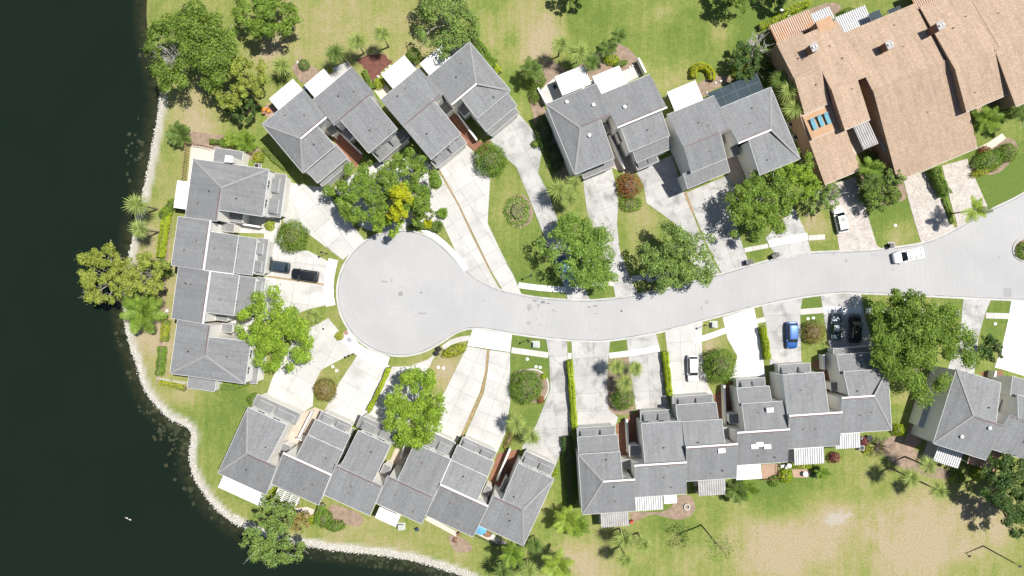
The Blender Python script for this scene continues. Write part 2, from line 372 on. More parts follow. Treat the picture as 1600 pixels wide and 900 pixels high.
def build_rocks():
    r = np.random.RandomState(3)
    phi = (1 + 5 ** .5) / 2
    ico = np.array([(-1, phi, 0), (1, phi, 0), (-1, -phi, 0), (1, -phi, 0), (0, -1, phi), (0, 1, phi), (0, -1, -phi), (0, 1, -phi), (phi, 0, -1), (phi, 0, 1), (-phi, 0, -1), (-phi, 0, 1)]) / 1.9
    fc = np.array([(0, 11, 5), (0, 5, 1), (0, 1, 7), (0, 7, 10), (0, 10, 11), (1, 5, 9), (5, 11, 4), (11, 10, 2), (10, 7, 6), (7, 1, 8), (3, 9, 4), (3, 4, 2), (3, 2, 6), (3, 6, 8), (3, 8, 9), (4, 9, 5), (2, 4, 11), (6, 2, 10), (8, 6, 7), (9, 8, 1)])
    P = []; 
    sh = shp; seg = np.hypot(*(sh[1:] - sh[:-1]).T)
    for i in range(len(sh) - 1):
        mid = (sh[i] + sh[i + 1]) / 2
        pxx = mid[0] / S + 800; pyy = 450 - mid[1] / S
        if pyy < 148 or pyy > 1000 or pyy < -200: continue
        wid = (0.8 if pyy < 540 else (1.1 if pyy < 800 else 1.5)) * (1 + 0.25 * math.sin(i * .9) + .12 * math.sin(i * 2.3))
        if pxx > 440: wid = 1.5 + .2 * math.sin(i * 1.3)
        n = int(seg[i] * wid * 44)
        t = r.rand(n); off = (r.rand(n) ** 0.9) * wid * 1.0 - 0.2
        d = (sh[i + 1] - sh[i]) / seg[i]; nrm = np.array([-d[1], d[0]])       # towards land
        p = sh[i] + np.outer(t * seg[i], d) + np.outer(off, nrm) + r.randn(n, 2) * 0.06
        P.append(p)
    P = np.concatenate(P); n = len(P)
    d = shore_d(P[:, 0], P[:, 1]); z = ground_z(d)
    sz = (0.05 + 0.085 * r.rand(n) ** 3)
    V = ico[None] * (0.7 + 0.6 * r.rand(n, 12, 1)) * sz[:, None, None] * (0.8 + 0.5 * r.rand(n, 1, 3)) * np.array([1, 1, .6])
    V[:, :, 0] += P[:, None, 0]; V[:, :, 1] += P[:, None, 1]; V[:, :, 2] += (np.maximum(z, -0.36) + sz * 0.25)[:, None]
    F = (fc[None] + (np.arange(n) * 12)[:, None, None]).reshape(-1, 3)
    me = bpy.data.meshes.new('shoreline_rocks'); fast_mesh(me, V.reshape(-1, 3), F)
    at = me.attributes.new('tint', 'FLOAT', 'FACE'); at.data.foreach_set('value', np.repeat(r.rand(n), 20).astype(np.float32))
    m, nt, lk, b = new_mat('limestone'); a = nt.new('ShaderNodeAttribute'); a.attribute_name = 'tint'
    lk.new(ramp(nt, lk, a.outputs['Fac'], [(0, (0.32, 0.30, 0.265)), (0.12, (0.48, 0.46, 0.42)), (1, (0.62, 0.60, 0.56))]), b.inputs['Base Color']); b.inputs['Roughness'].default_value = 0.9
    me.materials.append(m)
    tag(link('shoreline_rocks', me), 'band of pale broken limestone rocks along the lake edge', 'rocks', kind='stuff')

def fast_mesh(me, V, F):
    k = F.shape[1]
    me.vertices.add(len(V)); me.vertices.foreach_set('co', np.ascontiguousarray(V, dtype=np.float32).ravel())
    me.loops.add(F.size); me.loops.foreach_set('vertex_index', np.ascontiguousarray(F, dtype=np.int32).ravel())
    me.polygons.add(len(F)); me.polygons.foreach_set('loop_start', (np.arange(len(F)) * k).astype(np.int32))
    me.update(calc_edges=True)
build_rocks()

# ---- road
UP = [(1700, 235), (1650, 268), (1600, 304), (1540, 334), (1480, 367), (1440, 382), (1380, 391), (1340, 394), (1280, 396), (1240, 400), (1168, 418), (1128, 430), (1060, 448), (1000, 462), (930, 471),
      (860, 469), (810, 462), (770, 451), (740, 435), (715, 411), (692, 389)]
circ = [(626 + 97 * math.cos(a), 458 + 96 * math.sin(a)) for a in [math.radians(-46 - i * 9) for i in range(1, 29)]]
LOW = [(692, 531), (712, 518), (736, 511), (765, 513), (800, 519), (860, 527), (920, 531), (960, 529), (1020, 519), (1060, 509), (1120, 493), (1180, 477), (1250, 463), (1310, 456), (1340, 456), (1420, 459), (1500, 463), (1600, 467), (1720, 468)]
EDGE = smooth_line(UP + circ + LOW, 4)
EW = [tuple(W(*p).xy) for p in EDGE]
def road_mat():
    m, nt, lk, b = new_mat('sunbleached_asphalt'); tc = nt.new('ShaderNodeTexCoord'); vec = tc.outputs['Object']
    f = add_noise(nt, lk, vec, 0.12, 6, 0.6, 0.4); g = add_noise(nt, lk, vec, 5.5, 4, 0.85)
    c = ramp(nt, lk, f, [(0.3, (0.335, 0.336, 0.340)), (0.7, (0.385, 0.385, 0.386))])
    c = mixc(nt, lk, 1.0, c, ramp(nt, lk, g, [(0.3, 0.86), (0.5, 1.0), (0.7, 1.09)]), 'MULTIPLY')
    # paver-machine and tyre marks: rings round the turning circle
    mp = nt.new('ShaderNodeMapping'); cc = W(626, 458); mp.inputs['Location'].default_value = (-cc.x, -cc.y, 0); lk.new(vec, mp.inputs['Vector'])
    gr = nt.new('ShaderNodeVectorMath'); gr.operation = 'LENGTH'; lk.new(mp.outputs[0], gr.inputs[0])
    cb = nt.new('ShaderNodeCombineXYZ'); lk.new(gr.outputs['Value'], cb.inputs[0])
    rg = add_noise(nt, lk, cb.outputs[0], 2.2, 4, 0.7)
    c = mixc(nt, lk, 1.0, c, ramp(nt, lk, rg, [(0.3, 0.95), (0.7, 1.03)]), 'MULTIPLY')
    v = nt.new('ShaderNodeTexVoronoi'); v.feature = 'DISTANCE_TO_EDGE'; v.inputs['Scale'].default_value = 0.16
    wv = nt.new('ShaderNodeVectorMath'); wv.operation = 'ADD'; nz = nt.new('ShaderNodeTexNoise'); nz.inputs['Scale'].default_value = 0.5; lk.new(vec, nz.inputs['Vector']); lk.new(vec, wv.inputs[0]); lk.new(nz.outputs['Color'], wv.inputs[1]); lk.new(wv.outputs[0], v.inputs['Vector'])
    crk = ramp(nt, lk, v.outputs['Distance'], [(0.0, 0.93), (0.008, 1.0)])
    msk = ramp(nt, lk, add_noise(nt, lk, vec, 0.07, 2), [(0.5, 0), (0.6, 1)])
    c = mixc(nt, lk, 1.0, c, mixc(nt, lk, msk, (1, 1, 1), crk), 'MULTIPLY')
    lk.new(c, b.inputs['Base Color']); b.inputs['Roughness'].default_value = 0.95; b.inputs['Specular IOR Level'].default_value = 0.1; return m
M_ROAD = road_mat()
def road():
    poly = ccw(EW)
    b = MB(); b.add([(x, y, 0.012) for x, y in poly], [tuple(range(len(poly)))])
    o = tag(b.obj('road', M_ROAD), 'pale sun-bleached asphalt road ending in a round turning circle', 'road', kind='structure')
    # side of the road that runs on past the island, out of frame
    curbm = mat('curb_concrete', (0.45, 0.445, 0.43), 0.85, 0.1, 0.8, fine=0.1, stain=(0.30, 0.30, 0.29), stain_scale=0.35, stain_amt=0.6)
    # EW winds so that its right-hand side is outside the road
    outer = offset_line(EW, -0.42); c = MB(); n = len(EW)
    sgn = 1
    mid_in = offset_line(EW, 1.0)
    def inside(p):
        k = False; q = EW
        for i in range(len(q)):
            a, bb = q[i], q[i - 1]
            if (a[1] > p[1]) != (bb[1] > p[1]) and p[0] < (bb[0] - a[0]) * (p[1] - a[1]) / (bb[1] - a[1]) + a[0]: k = not k
        return k
    if not inside(mid_in[n // 2]): outer = offset_line(EW, 0.42)
    for i in range(n - 1):
        a, bb = EW[i], EW[i + 1]; oa, ob = outer[i], outer[i + 1]
        ma = ((a[0] + oa[0]) / 2, (a[1] + oa[1]) / 2); mb_ = ((bb[0] + ob[0]) / 2, (bb[1] + ob[1]) / 2)
        ga = (a[0] + (oa[0] - a[0]) * .3, a[1] + (oa[1] - a[1]) * .3); gb = (bb[0] + (ob[0] - bb[0]) * .3, bb[1] + (ob[1] - bb[1]) * .3)
        c.quad((*a, 0.016), (*bb, 0.016), (*gb, 0.02), (*ga, 0.02), 1); c.quad((*ga, 0.02), (*gb, 0.02), (*mb_, 0.05), (*ma, 0.05)); c.quad((*ma, 0.05), (*mb_, 0.05), (*ob, 0.075), (*oa, 0.075)); c.quad((*oa, 0.075), (*ob, 0.075), (*ob, -0.1), (*oa, -0.1))
    c.obj('curb', [curbm, mat('dirty_gutter', (0.20, 0.20, 0.195), 0.9, 0.3, 0.5, fine=0.2, stain=(0.33, 0.33, 0.32), stain_scale=0.3, stain_amt=0.9)], o)
    return o
ROAD = road()

# ---- paved slabs
def clip(poly, a, b, c):
    """keep a*x+b*y<=c"""
    out = []
    for i in range(len(poly)):
        p, q = poly[i - 1], poly[i]; dp = a * p[0] + b * p[1] - c; dq = a * q[0] + b * q[1] - c
        if (dp <= 0) != (dq <= 0):
            t = dp / (dp - dq); out.append((p[0] + (q[0] - p[0]) * t, p[1] + (q[1] - p[1]) * t))
        if dq <= 0: out.append(q)
    return out
def area(p): return 0.5 * sum(p[i - 1][0] * p[i][1] - p[i][0] * p[i - 1][1] for i in range(len(p)))

def slabs(name, piece, poly_px, m, label, cat, ang=0.0, cw=3.0, ch=3.2, gap=0.035, z=0.05, jm=None, hair=None):
    poly = ccw([tuple(W(*p).xy) for p in poly_px])
    jm = jm or M_JOINT
    b = MB(); b.add([(x, y, z - 0.016) for x, y in poly], [tuple(range(len(poly)))])
    root = tag(b.obj(name, jm), label, cat, kind='structure')
    ca, sa = math.cos(math.radians(ang)), math.sin(math.radians(ang))
    R = [(x * ca + y * sa, -x * sa + y * ca) for x, y in poly]
    x0, x1 = min(p[0] for p in R), max(p[0] for p in R); y0, y1 = min(p[1] for p in R), max(p[1] for p in R)
    nx, ny = max(1, round((x1 - x0) / cw)), max(1, round((y1 - y0) / ch))
    for i in range(nx):
        for j in range(ny):
            cell = R
            xa, xb = x0 + (x1 - x0) * i / nx + gap / 2, x0 + (x1 - x0) * (i + 1) / nx - gap / 2
            ya, yb = y0 + (y1 - y0) * j / ny + gap / 2, y0 + (y1 - y0) * (j + 1) / ny - gap / 2
            for (a, bb, c) in ((1, 0, xb), (-1, 0, -xa), (0, 1, yb), (0, -1, -ya)):
                cell = clip(cell, a, bb, c)
                if len(cell) < 3: break
            if len(cell) < 3 or abs(area(cell)) < 0.25: continue
            cl = []
            for p in cell:
                if not cl or math.hypot(p[0] - cl[-1][0], p[1] - cl[-1][1]) > 0.01: cl.append(p)
            if len(cl) > 2 and math.hypot(cl[0][0] - cl[-1][0], cl[0][1] - cl[-1][1]) < 0.01: cl.pop()
            if len(cl) < 3: continue
            w = [(x * ca - y * sa, x * sa + y * ca) for x, y in cl]
            zz = z + rnd.uniform(-0.003, 0.003)
            q = MB(); q.prism([(x, y, zz) for x, y in w], [(x, y, z - 0.05) for x, y in w])
            q.obj(piece, m, root)
    return root

M_JOINT = mat('joint_dirt', (0.19, 0.175, 0.15), 0.95, 0.2, 2)
STN = (0.30, 0.29, 0.275)
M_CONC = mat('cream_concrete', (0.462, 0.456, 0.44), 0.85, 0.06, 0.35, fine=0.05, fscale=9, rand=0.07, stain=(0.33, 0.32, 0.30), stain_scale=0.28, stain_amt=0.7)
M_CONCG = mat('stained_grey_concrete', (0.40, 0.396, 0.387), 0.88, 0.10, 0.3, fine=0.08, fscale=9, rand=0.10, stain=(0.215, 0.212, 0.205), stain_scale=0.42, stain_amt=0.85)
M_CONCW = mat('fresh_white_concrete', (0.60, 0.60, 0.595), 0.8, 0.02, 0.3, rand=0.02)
M_WALK = mat('sidewalk_concrete', (0.47, 0.455, 0.43), 0.85, 0.04, 0.4, rand=0.10)
def paver_mat():
    m, nt, lk, b = new_mat('pinkish_pavers'); tc = nt.new('ShaderNodeTexCoord'); vec = tc.outputs['Object']
    mp = nt.new('ShaderNodeMapping'); mp.inputs['Rotation'].default_value = (0, 0, 0.5); lk.new(vec, mp.inputs['Vector'])
    v = nt.new('ShaderNodeTexVoronoi'); v.inputs['Scale'].default_value = 4.2; lk.new(mp.outputs[0], v.inputs['Vector'])
    sp = nt.new('ShaderNodeSeparateColor'); lk.new(v.outputs['Color'], sp.inputs[0])
    c = ramp(nt, lk, sp.outputs[0], [(0, (0.33, 0.285, 0.25)), (0.3, (0.40, 0.36, 0.325)), (0.8, (0.46, 0.425, 0.39)), (1, (0.36, 0.345, 0.33))])
    f = add_noise(nt, lk, vec, 0.5, 4); c = mixc(nt, lk, 1.0, c, ramp(nt, lk, f, [(0.3, 0.9), (0.7, 1.1)]), 'MULTIPLY')
    lk.new(c, b.inputs['Base Color']); b.inputs['Roughness'].default_value = 0.9; return m
M_PAVER = paver_mat()
M_BRICKW = mat('red_brick_paving', (0.22, 0.105, 0.07), 0.9, 0.2, 2.0, fine=0.2, fscale=12)
M_MULCH = mat('red_mulch', (0.15, 0.065, 0.05), 0.95, 0.25, 2.0, fine=0.35, fscale=10, bump=0.6)
M_SOIL = mat('pale_mulch', (0.27, 0.20, 0.15), 0.95, 0.25, 1.2, fine=0.35, fscale=9, bump=0.6)
M_TILE = mat('patio_tile', (0.52, 0.46, 0.40), 0.7, 0.06, 1.0, rand=0.08)
M_TERRA = mat('terracotta_tile', (0.33, 0.225, 0.165), 0.8, 0.1, 1.0, rand=0.1)

DW = [ # label, polygon, material, angle of joints
 ('cream driveway fanning from the lakeside corner house to the turning circle', [(440,283),(488,291),(508,292),(531,327),(558,361),(571,377),(548,395),(536,406),(524,397),(480,364),(443,348)], M_CONC, 40),
 ('cream driveway with the two dark cars parked nose in', [(413,352),(438,350),(446,390),(482,392),(518,411),(512,430),(509,444),(412,431)], M_CONC, -8),
 ('cream driveway beside the bright green shade tree, south of the two dark cars', [(412,432.5),(508.5,445.5),(509,477),(480,484),(440,500),(400,500),(404,455)], M_CONC, -8),
 ('cream driveway running under the bright green tree to the clipped hedge end', [(424,595),(440,560),(470,520),(513,497),(524,510),(540,532),(554,550),(502,578),(490,602),(489,634),(471,647),(415.5,620.5)], M_CONC, 62),
 ('cream driveway between the brown round shrub and the long thin hedge', [(506,643),(516,625),(530,598),(560,553),(590,566),(609,571),(578,640),(551,665)], M_CONC, 62),
 ('cream driveway between the thin hedge and the bright maple-like tree', [(581,642),(613,573),(640,572),(668,562),(687,548),(676,562),(664,590),(650,640),(628,678),(571,651)], M_CONC, 62),
 ('square-jointed cream driveway with a gravel strip on its east side', [(730,541),(761,546.5),(758,580),(750,612),(721,678),(712,693),(655,693),(668,660),(697,608)], M_CONC, 65),
 ('square-jointed cream driveway beside the ringed round shrub', [(765,547),(797,551),(797,630),(790,676),(777,707),(724,686),(727,680),(756,614),(762,580)], M_CONC, 70),
 ('bright new concrete apron joining two cream driveways to the road', [(739,514),(800,522),(797,550),(730,540)], M_CONCW, 5),
 ('stained grey driveway west of the long yellow-green hedge', [(853,529),(886,533),(887,560),(890,640),(893,668),(868,727),(815,700),(838,664),(860,608),(858,556)], M_CONCG, 5),
 ('blotchy grey driveway between the long hedge and the palm bed', [(893,533),(953,532.5),(951,556),(948,600),(951,640),(966,652),(962,664),(902,671),(896,600)], M_CONCG, 3),
 ('stained grey driveway east of the palm bed', [(979,530),(1025,521),(1031,545),(1033,560),(1040,615),(1047,640),(994,641),(988,600),(984,575),(982,556)], M_CONCG, 3),
 ('cream driveway with the white car parked beside the hedge', [(1039,518),(1098,503),(1096,530),(1098,560),(1105,600),(1114,616),(1050,624),(1044,560)], M_CONC, 3),
 ('dazzling new white driveway beside the round ficus', [(1129,496),(1178,481),(1183,505),(1186,520),(1192,560),(1196,592),(1140,595),(1148,570),(1152,556),(1137,530)], M_CONCW, 3),
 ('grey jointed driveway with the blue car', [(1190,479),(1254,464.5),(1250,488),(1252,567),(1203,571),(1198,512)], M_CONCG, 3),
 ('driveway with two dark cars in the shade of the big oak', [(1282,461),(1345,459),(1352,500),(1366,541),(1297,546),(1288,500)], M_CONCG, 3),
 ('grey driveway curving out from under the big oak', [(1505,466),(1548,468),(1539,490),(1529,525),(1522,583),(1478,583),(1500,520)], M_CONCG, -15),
 ('wide bright white driveway beside the small lawn square', [(1580,470),(1680,470),(1690,620),(1602,588),(1566,577),(1554,574),(1566,540),(1575,500)], M_CONCW, -15),
 ('cream driveway shaded by the yellow-blossomed grove', [(628,250),(645,235),(683,264),(715,320),(738,370),(765,424),(783,455),(768,449),(740,432),(716,402),(690,345),(672,315),(640,290)], M_CONC, -58),
 ('long cream driveway beside the lawn with the shrub ring', [(687,264),(728,226),(750,245),(766,275),(764,310),(762,349),(784,396),(800,425),(815,460),(787,456),(768,424),(741,368),(718,320)], M_CONC, -58),
 ('long winding grey driveway east of the shrub ring', [(766,218),(811,178),(836,208),(846,240),(841,270),(856,300),(872,345),(890,390),(905,430),(922,469),(888,469),(875,430),(858,388),(824,302),(806,260),(780,238)], M_CONCG, -62),
 ('grey cracked driveway beside the red-leaved shrub', [(911,281),(955,260),(962,288),(966,320),(964,350),(968,390),(985,436),(998,461),(962,466),(955,430),(935,380),(917,330)], M_CONCG, -68),
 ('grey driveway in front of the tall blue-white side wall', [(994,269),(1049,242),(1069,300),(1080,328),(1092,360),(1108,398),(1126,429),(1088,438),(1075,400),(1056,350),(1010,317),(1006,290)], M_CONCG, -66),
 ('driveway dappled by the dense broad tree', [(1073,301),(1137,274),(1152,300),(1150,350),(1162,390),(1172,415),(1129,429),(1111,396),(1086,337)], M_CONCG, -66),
 ('pale driveway with a bright white walk across it', [(1196,372),(1240,325),(1256,356),(1263,378),(1268,397),(1217,405),(1206,390)], M_CONCG, -75),
]
for (lab, pol, m, ang) in DW: slabs('driveway', 'concrete_slab', pol, m, lab, 'driveway', ang)
PV = [('pinkish paver driveway with the white sedan', [(1289,292),(1336,276),(1346,305),(1370,384),(1381,390),(1312,394),(1308,368),(1300,330)]),
      ('pinkish paver driveway left of the clipped hedge strip', [(1411,279),(1448,267),(1468,308),(1480,335),(1493,358),(1478,367),(1440,381),(1430,350),(1420,315)]),
      ('pinkish paver driveway under the lone coconut palm', [(1472,259),(1511,248),(1524,280),(1546,330),(1520,343),(1496,357),(1494,345),(1483,308)])]
for lab, pol in PV:
    poly = ccw([tuple(W(*p).xy) for p in pol]); b = MB(); b.prism([(x, y, 0.05) for x, y in poly], [(x, y, -0.05) for x, y in poly])
    tag(b.obj('paver_driveway', M_PAVER), lab, 'driveway', kind='structure')

def strip(name, piece, line_px, wpx, m, label, cat, z=0.06, step=1.6, gap=0.03):
    """a walk made of slabs along a line"""
    pts = [tuple(W(*p).xy) for p in smooth_line(line_px, 8)]
    L = [0]
    for i in range(1, len(pts)): L.append(L[-1] + math.hypot(pts[i][0] - pts[i-1][0], pts[i][1] - pts[i-1][1]))
    n = max(1, round(L[-1] / step)); w = wpx * S / 2
    def at(s):
        s = min(max(s, 0), L[-1])
        for i in range(1, len(L)):
            if s <= L[i] + 1e-9:
                t = (s - L[i-1]) / max(1e-9, L[i] - L[i-1]); a, b = pts[i-1], pts[i]
                return (a[0] + (b[0]-a[0])*t, a[1] + (b[1]-a[1])*t), ((b[0]-a[0])/max(1e-9, L[i]-L[i-1]), (b[1]-a[1])/max(1e-9, L[i]-L[i-1]))
    root = None
    for i in range(n):
        s0, s1 = L[-1] * i / n + gap / 2, L[-1] * (i + 1) / n - gap / 2
        ring = []
        for s_, sg in ((s0, -1), (s1, -1), (s1, 1), (s0, 1)):
            (x, y), (dx, dy) = at(s_); ring.append((x - dy * w * sg, y + dx * w * sg))
        ring = ccw(ring)
        q = MB(); zz = z + rnd.uniform(-0.003, 0.003); q.prism([(x, y, zz) for x, y in ring], [(x, y, z - 0.1) for x, y in ring])
        if root is None:
            b = MB(); A = offset_line(pts, -w); B = offset_line(pts, w)
            for k in range(len(pts) - 1): b.quad((*A[k], z - 0.02), (*A[k+1], z - 0.02), (*B[k+1], z - 0.02), (*B[k], z - 0.02))
            root = tag(b.obj(name, M_JOINT), label, cat, kind='structure')
        q.obj(piece, m, root)
    return root
WK = [('curved white walk around the west of the turning circle', [(521,405),(515,432),(514,460),(517,478)], 15, M_CONCW), ('white walk ring south-west of the turning circle', [(538,519),(556,544),(580,557),(607,566)], 17, M_CONCW),
      ('curved walk beside the yellow-green clipped shrub', [(692,544),(706,534),(722,529.5),(734,528)], 8, M_WALK), ('white walk behind the grass verge north-east of the turning circle', [(660,357),(690,378),(714,402),(729,422)], 9, M_CONCW),
      ('white walk beside the lamp on the north verge', [(810,445.5),(845,450),(885,453)], 9, M_CONCW), ('short walk under the feathery tree', [(926,443),(960,443)], 8, M_WALK), ('walk in the shade of the grey-green oak', [(986,436),(1020,431),(1060,424),(1084,418)], 9, M_WALK),
      ('short walk between two verge squares by the trash bins', [(1163,391),(1200,384)], 7, M_WALK), ('bright white walk crossing the pale driveway', [(1201,381.5),(1230,375),(1262,369)], 11, M_CONCW), ('short walk stub beside the paver driveway', [(1263,372),(1289,370)], 8, M_WALK),
      ('walk between the lamp verge and the ringed shrub', [(799,547),(857,555)], 9, M_WALK), ('walk scrap beside the hedge end', [(887.5,556),(893,556)], 9, M_CONCW), ('white walk along the palm bed', [(952,556),(990,551),(1030,544)], 9, M_CONCW),
      ('white walk by the utility box verge', [(1083,533),(1110,525),(1134,516)], 9, M_CONCW), ('pinkish walk between two small verges', [(1182,502),(1195,499)], 8, M_WALK), ('pinkish walk between the two stepping disks and the verge', [(1250,487.5),(1286,484.5)], 9, M_WALK),
      ('bright walk in the oak shade by the dark cars', [(1287,484.5),(1346,484)], 10, M_CONCW), ('short walk across the far lawn square', [(1540,493),(1577,494)], 9, M_WALK), ('small path scrap under the big oak', [(1352,485),(1440,487),(1500,489)], 9, M_WALK)]
for lab, ln, w, m in WK: strip('sidewalk', 'sidewalk_slab', ln, w, m, lab, 'sidewalk')

def patch(name, poly_px, m, label, cat, z=0.03, smooth=False, jitter=0.0):
    pts = smooth_line(poly_px + [poly_px[0]], 5)[:-1] if smooth else poly_px
    if jitter: pts = [(p[0] + rnd.uniform(-jitter, jitter), p[1] + rnd.uniform(-jitter, jitter)) for p in pts]
    poly = ccw([tuple(W(*p).xy) for p in pts]); b = MB()
    b.prism([(x, y, z) for x, y in poly], [(x, y, -0.05) for x, y in poly])
    return tag(b.obj(name, m), label, cat, kind='structure')
STRIPM = mat('gravel_strip', (0.30, 0.215, 0.12), 0.95, 0.2, 1.5, fine=0.25)
for lab, a in (('thin brown strip between the two square-jointed driveways', [(761.5,546),(764.5,546.5),(761,582),(755,614),(724,681),(721,679),(751,613),(758,580)]),
               ('thin brown strip dividing the two long cream driveways', [(684,264),(686.5,263),(717.5,320),(740.5,369),(767.5,424),(765.5,425),(738.5,370),(715.5,321)]),
               ('thin brick strip between the two dark cars and the tree driveway', [(420,430.5),(508,443.5),(508,446),(420,433)]),
               ('thin brown strip beside the tall white end wall', [(1068,301),(1072,299),(1085,333),(1082,336)])):
    patch('gravel_strip', a, STRIPM, lab, 'strip', 0.054)
BEDS = [('red mulch bed beneath the lawn palms', [(556,94),(575,86),(600,85),(606,92),(613,97),(600,108),(592,118),(586,135),(580,140),(575,118),(566,103)], M_MULCH),
 ('pale mulch bed by the white patio corner', [(455,105),(470,90),(478,96),(490,105),(500,112),(488,122),(474,130),(462,118)], M_SOIL),
 ('mulch bed at the lakeside corner planting', [(300,205),(330,210),(370,212),(395,226),(408,238),(395,250),(335,232),(297,226)], M_SOIL),
 ('mulch bed between the two palms and white patios', [(835,118),(860,95),(885,110),(905,102),(950,70),(975,72),(995,90),(1008,112),(960,118),(915,128),(870,122),(843,140)], M_SOIL),
 ('mulch circle of the shrub ring on the long lawn', [(790,320),(800,308),(815,304),(828,315),(833,335),(826,350),(808,356),(795,345)], M_SOIL),
 ('mulch crescent edged by a white curb around the round shrub', [(802,585),(815,577),(835,577),(850,586),(857,600),(852,618),(846,628),(815,628),(803,612)], M_SOIL),
 ('sandy bed by the crescent of yellow shrubs', [(1085,135),(1110,120),(1130,118),(1145,125),(1110,142),(1100,150)], M_SOIL),
 ('mulch bed beside the bare shrub and screened porch', [(1380,690),(1400,680),(1420,690),(1440,712),(1480,735),(1500,740),(1470,748),(1420,735),(1385,715)], M_SOIL),
 ('mulch in the garden between paved driveways', [(1345,268),(1395,262),(1412,290),(1415,310),(1395,318),(1355,322),(1345,300)], M_SOIL),
 ('mulch under the palm bed between grey driveways', [(951,562),(965,556),(982,560),(986,590),(990,640),(970,648),(950,640),(948,600)], M_SOIL),
 ('mulch along the hedge behind the lakeside row', [(262,345),(268,345),(262,410),(258,480),(250,590),(245,590),(252,480),(256,410)], M_SOIL),
 ('brown bare plot hedged in by the lakeside row', [(515,790),(530,790),(565,805),(560,822),(520,815),(510,808)], M_SOIL),
 ('bare earth patch with chairs behind the lakeside row', [(700,836),(716,838),(730,845),(738,860),(715,862),(704,850)], M_SOIL),
 ('mulch under the tan house corner garden', [(1515,255),(1535,235),(1575,215),(1590,235),(1560,270),(1525,270)], M_SOIL),
 ('earth strip behind the corrugated patio roofs', [(985,800),(1040,798),(1060,776),(1080,776),(1085,800),(1060,812),(1020,804),(990,815)], M_SOIL),
 ('earth under the yellow hedge behind the tan house', [(1200,45),(1290,5),(1310,20),(1215,62)], M_SOIL),
 ('pale paving under the yellow grove', [(515,300),(540,280),(600,250),(660,262),(690,330),(690,352),(660,356),(620,358),(590,362),(560,352),(530,325)], M_CONC),
 ('dark planted strip between the grey house and the long grey driveway', [(826,150),(840,140),(858,190),(895,275),(880,285),(858,240),(838,200)], M_SOIL)]
for lab, pol, m in BEDS: patch('mulch_bed', pol, m, lab, 'mulch bed', 0.025, True)
PAT = [('white paved terrace at the lakeside corner house', [(299,225),(336,232),(335,255),(300,262),(296,330),(288,330)], M_TILE), ('concrete patio beside the first white awning', [(505,112),(545,95),(551,107),(520,130)], M_CONC),
 ('tiled patio under tree shade at the row end', [(700,68),(718,58),(735,75),(708,90)], M_TILE), ('concrete patio between awning and red mulch', [(585,142),(600,128),(610,142),(597,158)], M_TILE),
 ('concrete side patio at the house by the long grey driveway', [(840,142),(866,122),(880,152),(853,164)], M_CONC), ('concrete patio with potted plants', [(970,112),(990,104),(1002,118),(978,130)], M_CONC),
 ('terracotta balcony patio', [(1190,726),(1215,724),(1215,746),(1190,748)], M_TERRA), ('small terracotta terrace with white chairs', [(1237,734),(1255,730),(1268,738),(1262,746),(1240,746)], M_TERRA),
 ('tiled terrace in the lakeside row', [(455,795),(480,792),(500,800),(490,808),(470,806)], M_TILE), ('long pale patio behind the lakeside row', [(668,806),(716,832),(712,838),(664,812)], M_TILE),
 ('wooden deck beside the screened porch', [(1420,668),(1434,640),(1444,645),(1440,690),(1420,706),(1414,690)], M_TERRA), ('pale slab under the blue umbrella', [(742,822),(790,846),(800,850),(775,850),(740,832)], M_TILE),
 ('brick walk at the first white awning', [(408,172),(420,160),(436,172),(420,186)], M_TERRA), ('brown rear walk with round stepping stones', [(238,500),(262,478),(266,486),(246,506)], M_SOIL),
 ('pale tiled corner by the coconut palm garden', [(1526,232),(1545,222),(1566,208),(1572,216),(1545,236)], M_TILE)]
for lab, pol, m in PAT: patch('patio', pol, m, lab, 'patio', 0.035, lab.startswith('bare'), 0.0)
# ring curb of the round shrub, and the island on the right
def ring_curb(c, rx, ry, a0, a1, wpx, label, m, h=0.12):
    b = MB(); n = 24; pts = [tuple(W(c[0] + rx * math.cos(math.radians(a0 + (a1 - a0) * i / n)), c[1] + ry * math.sin(math.radians(a0 + (a1 - a0) * i / n))).xy) for i in range(n + 1)]
    A = offset_line(pts, wpx * S / 2); B = offset_line(pts, -wpx * S / 2)
    for i in range(n):
        r = ccw([A[i], A[i+1], B[i+1], B[i]]); b.prism([(x, y, h) for x, y in r], [(x, y, -0.05) for x, y in r])
    return tag(b.obj('garden_curb', m), label, 'garden curb')
ring_curb((832, 604), 25, 27, -130, 70, 2.6, 'white curved garden curb around the big round shrub', M_WALK)
ring_curb((1603, 390), 20, 18, 0, 360, 3.4, 'round concrete curb of the planted road island', mat('island_curb', (0.36, 0.36, 0.345), 0.85, 0.1, 1), 0.13)
patch('island_bed', [(1603 + 20 * math.cos(a / 8 * math.pi), 390 + 18 * math.sin(a / 8 * math.pi)) for a in range(16)], MATS['pale_mulch'], 'planted bed of the road island', 'mulch bed', 0.06)
# ------------------------------------------------------------------ townhouses
class Block:
    def __init__(s, deg_u):
        """deg_u: direction of the row (local x), plan angle, y down; the street front is 90 deg clockwise of it"""
        a = math.radians(deg_u); s.u = Vector((math.cos(a), -math.sin(a))); s.v = Vector((-math.sin(a), -math.cos(a)))
        s.rz = math.atan2(s.u.y, s.u.x)
    def uv(s, p):
        w = W(*p).xy; return (w.dot(s.u), w.dot(s.v))
BA = Block(-40); BB = Block(-22.3); BC = Block(-82); BD = Block(180 + 24.5); BE = Block(180 - 3.8); BF = Block(180 + 17.5); BG = Block(-22.7)

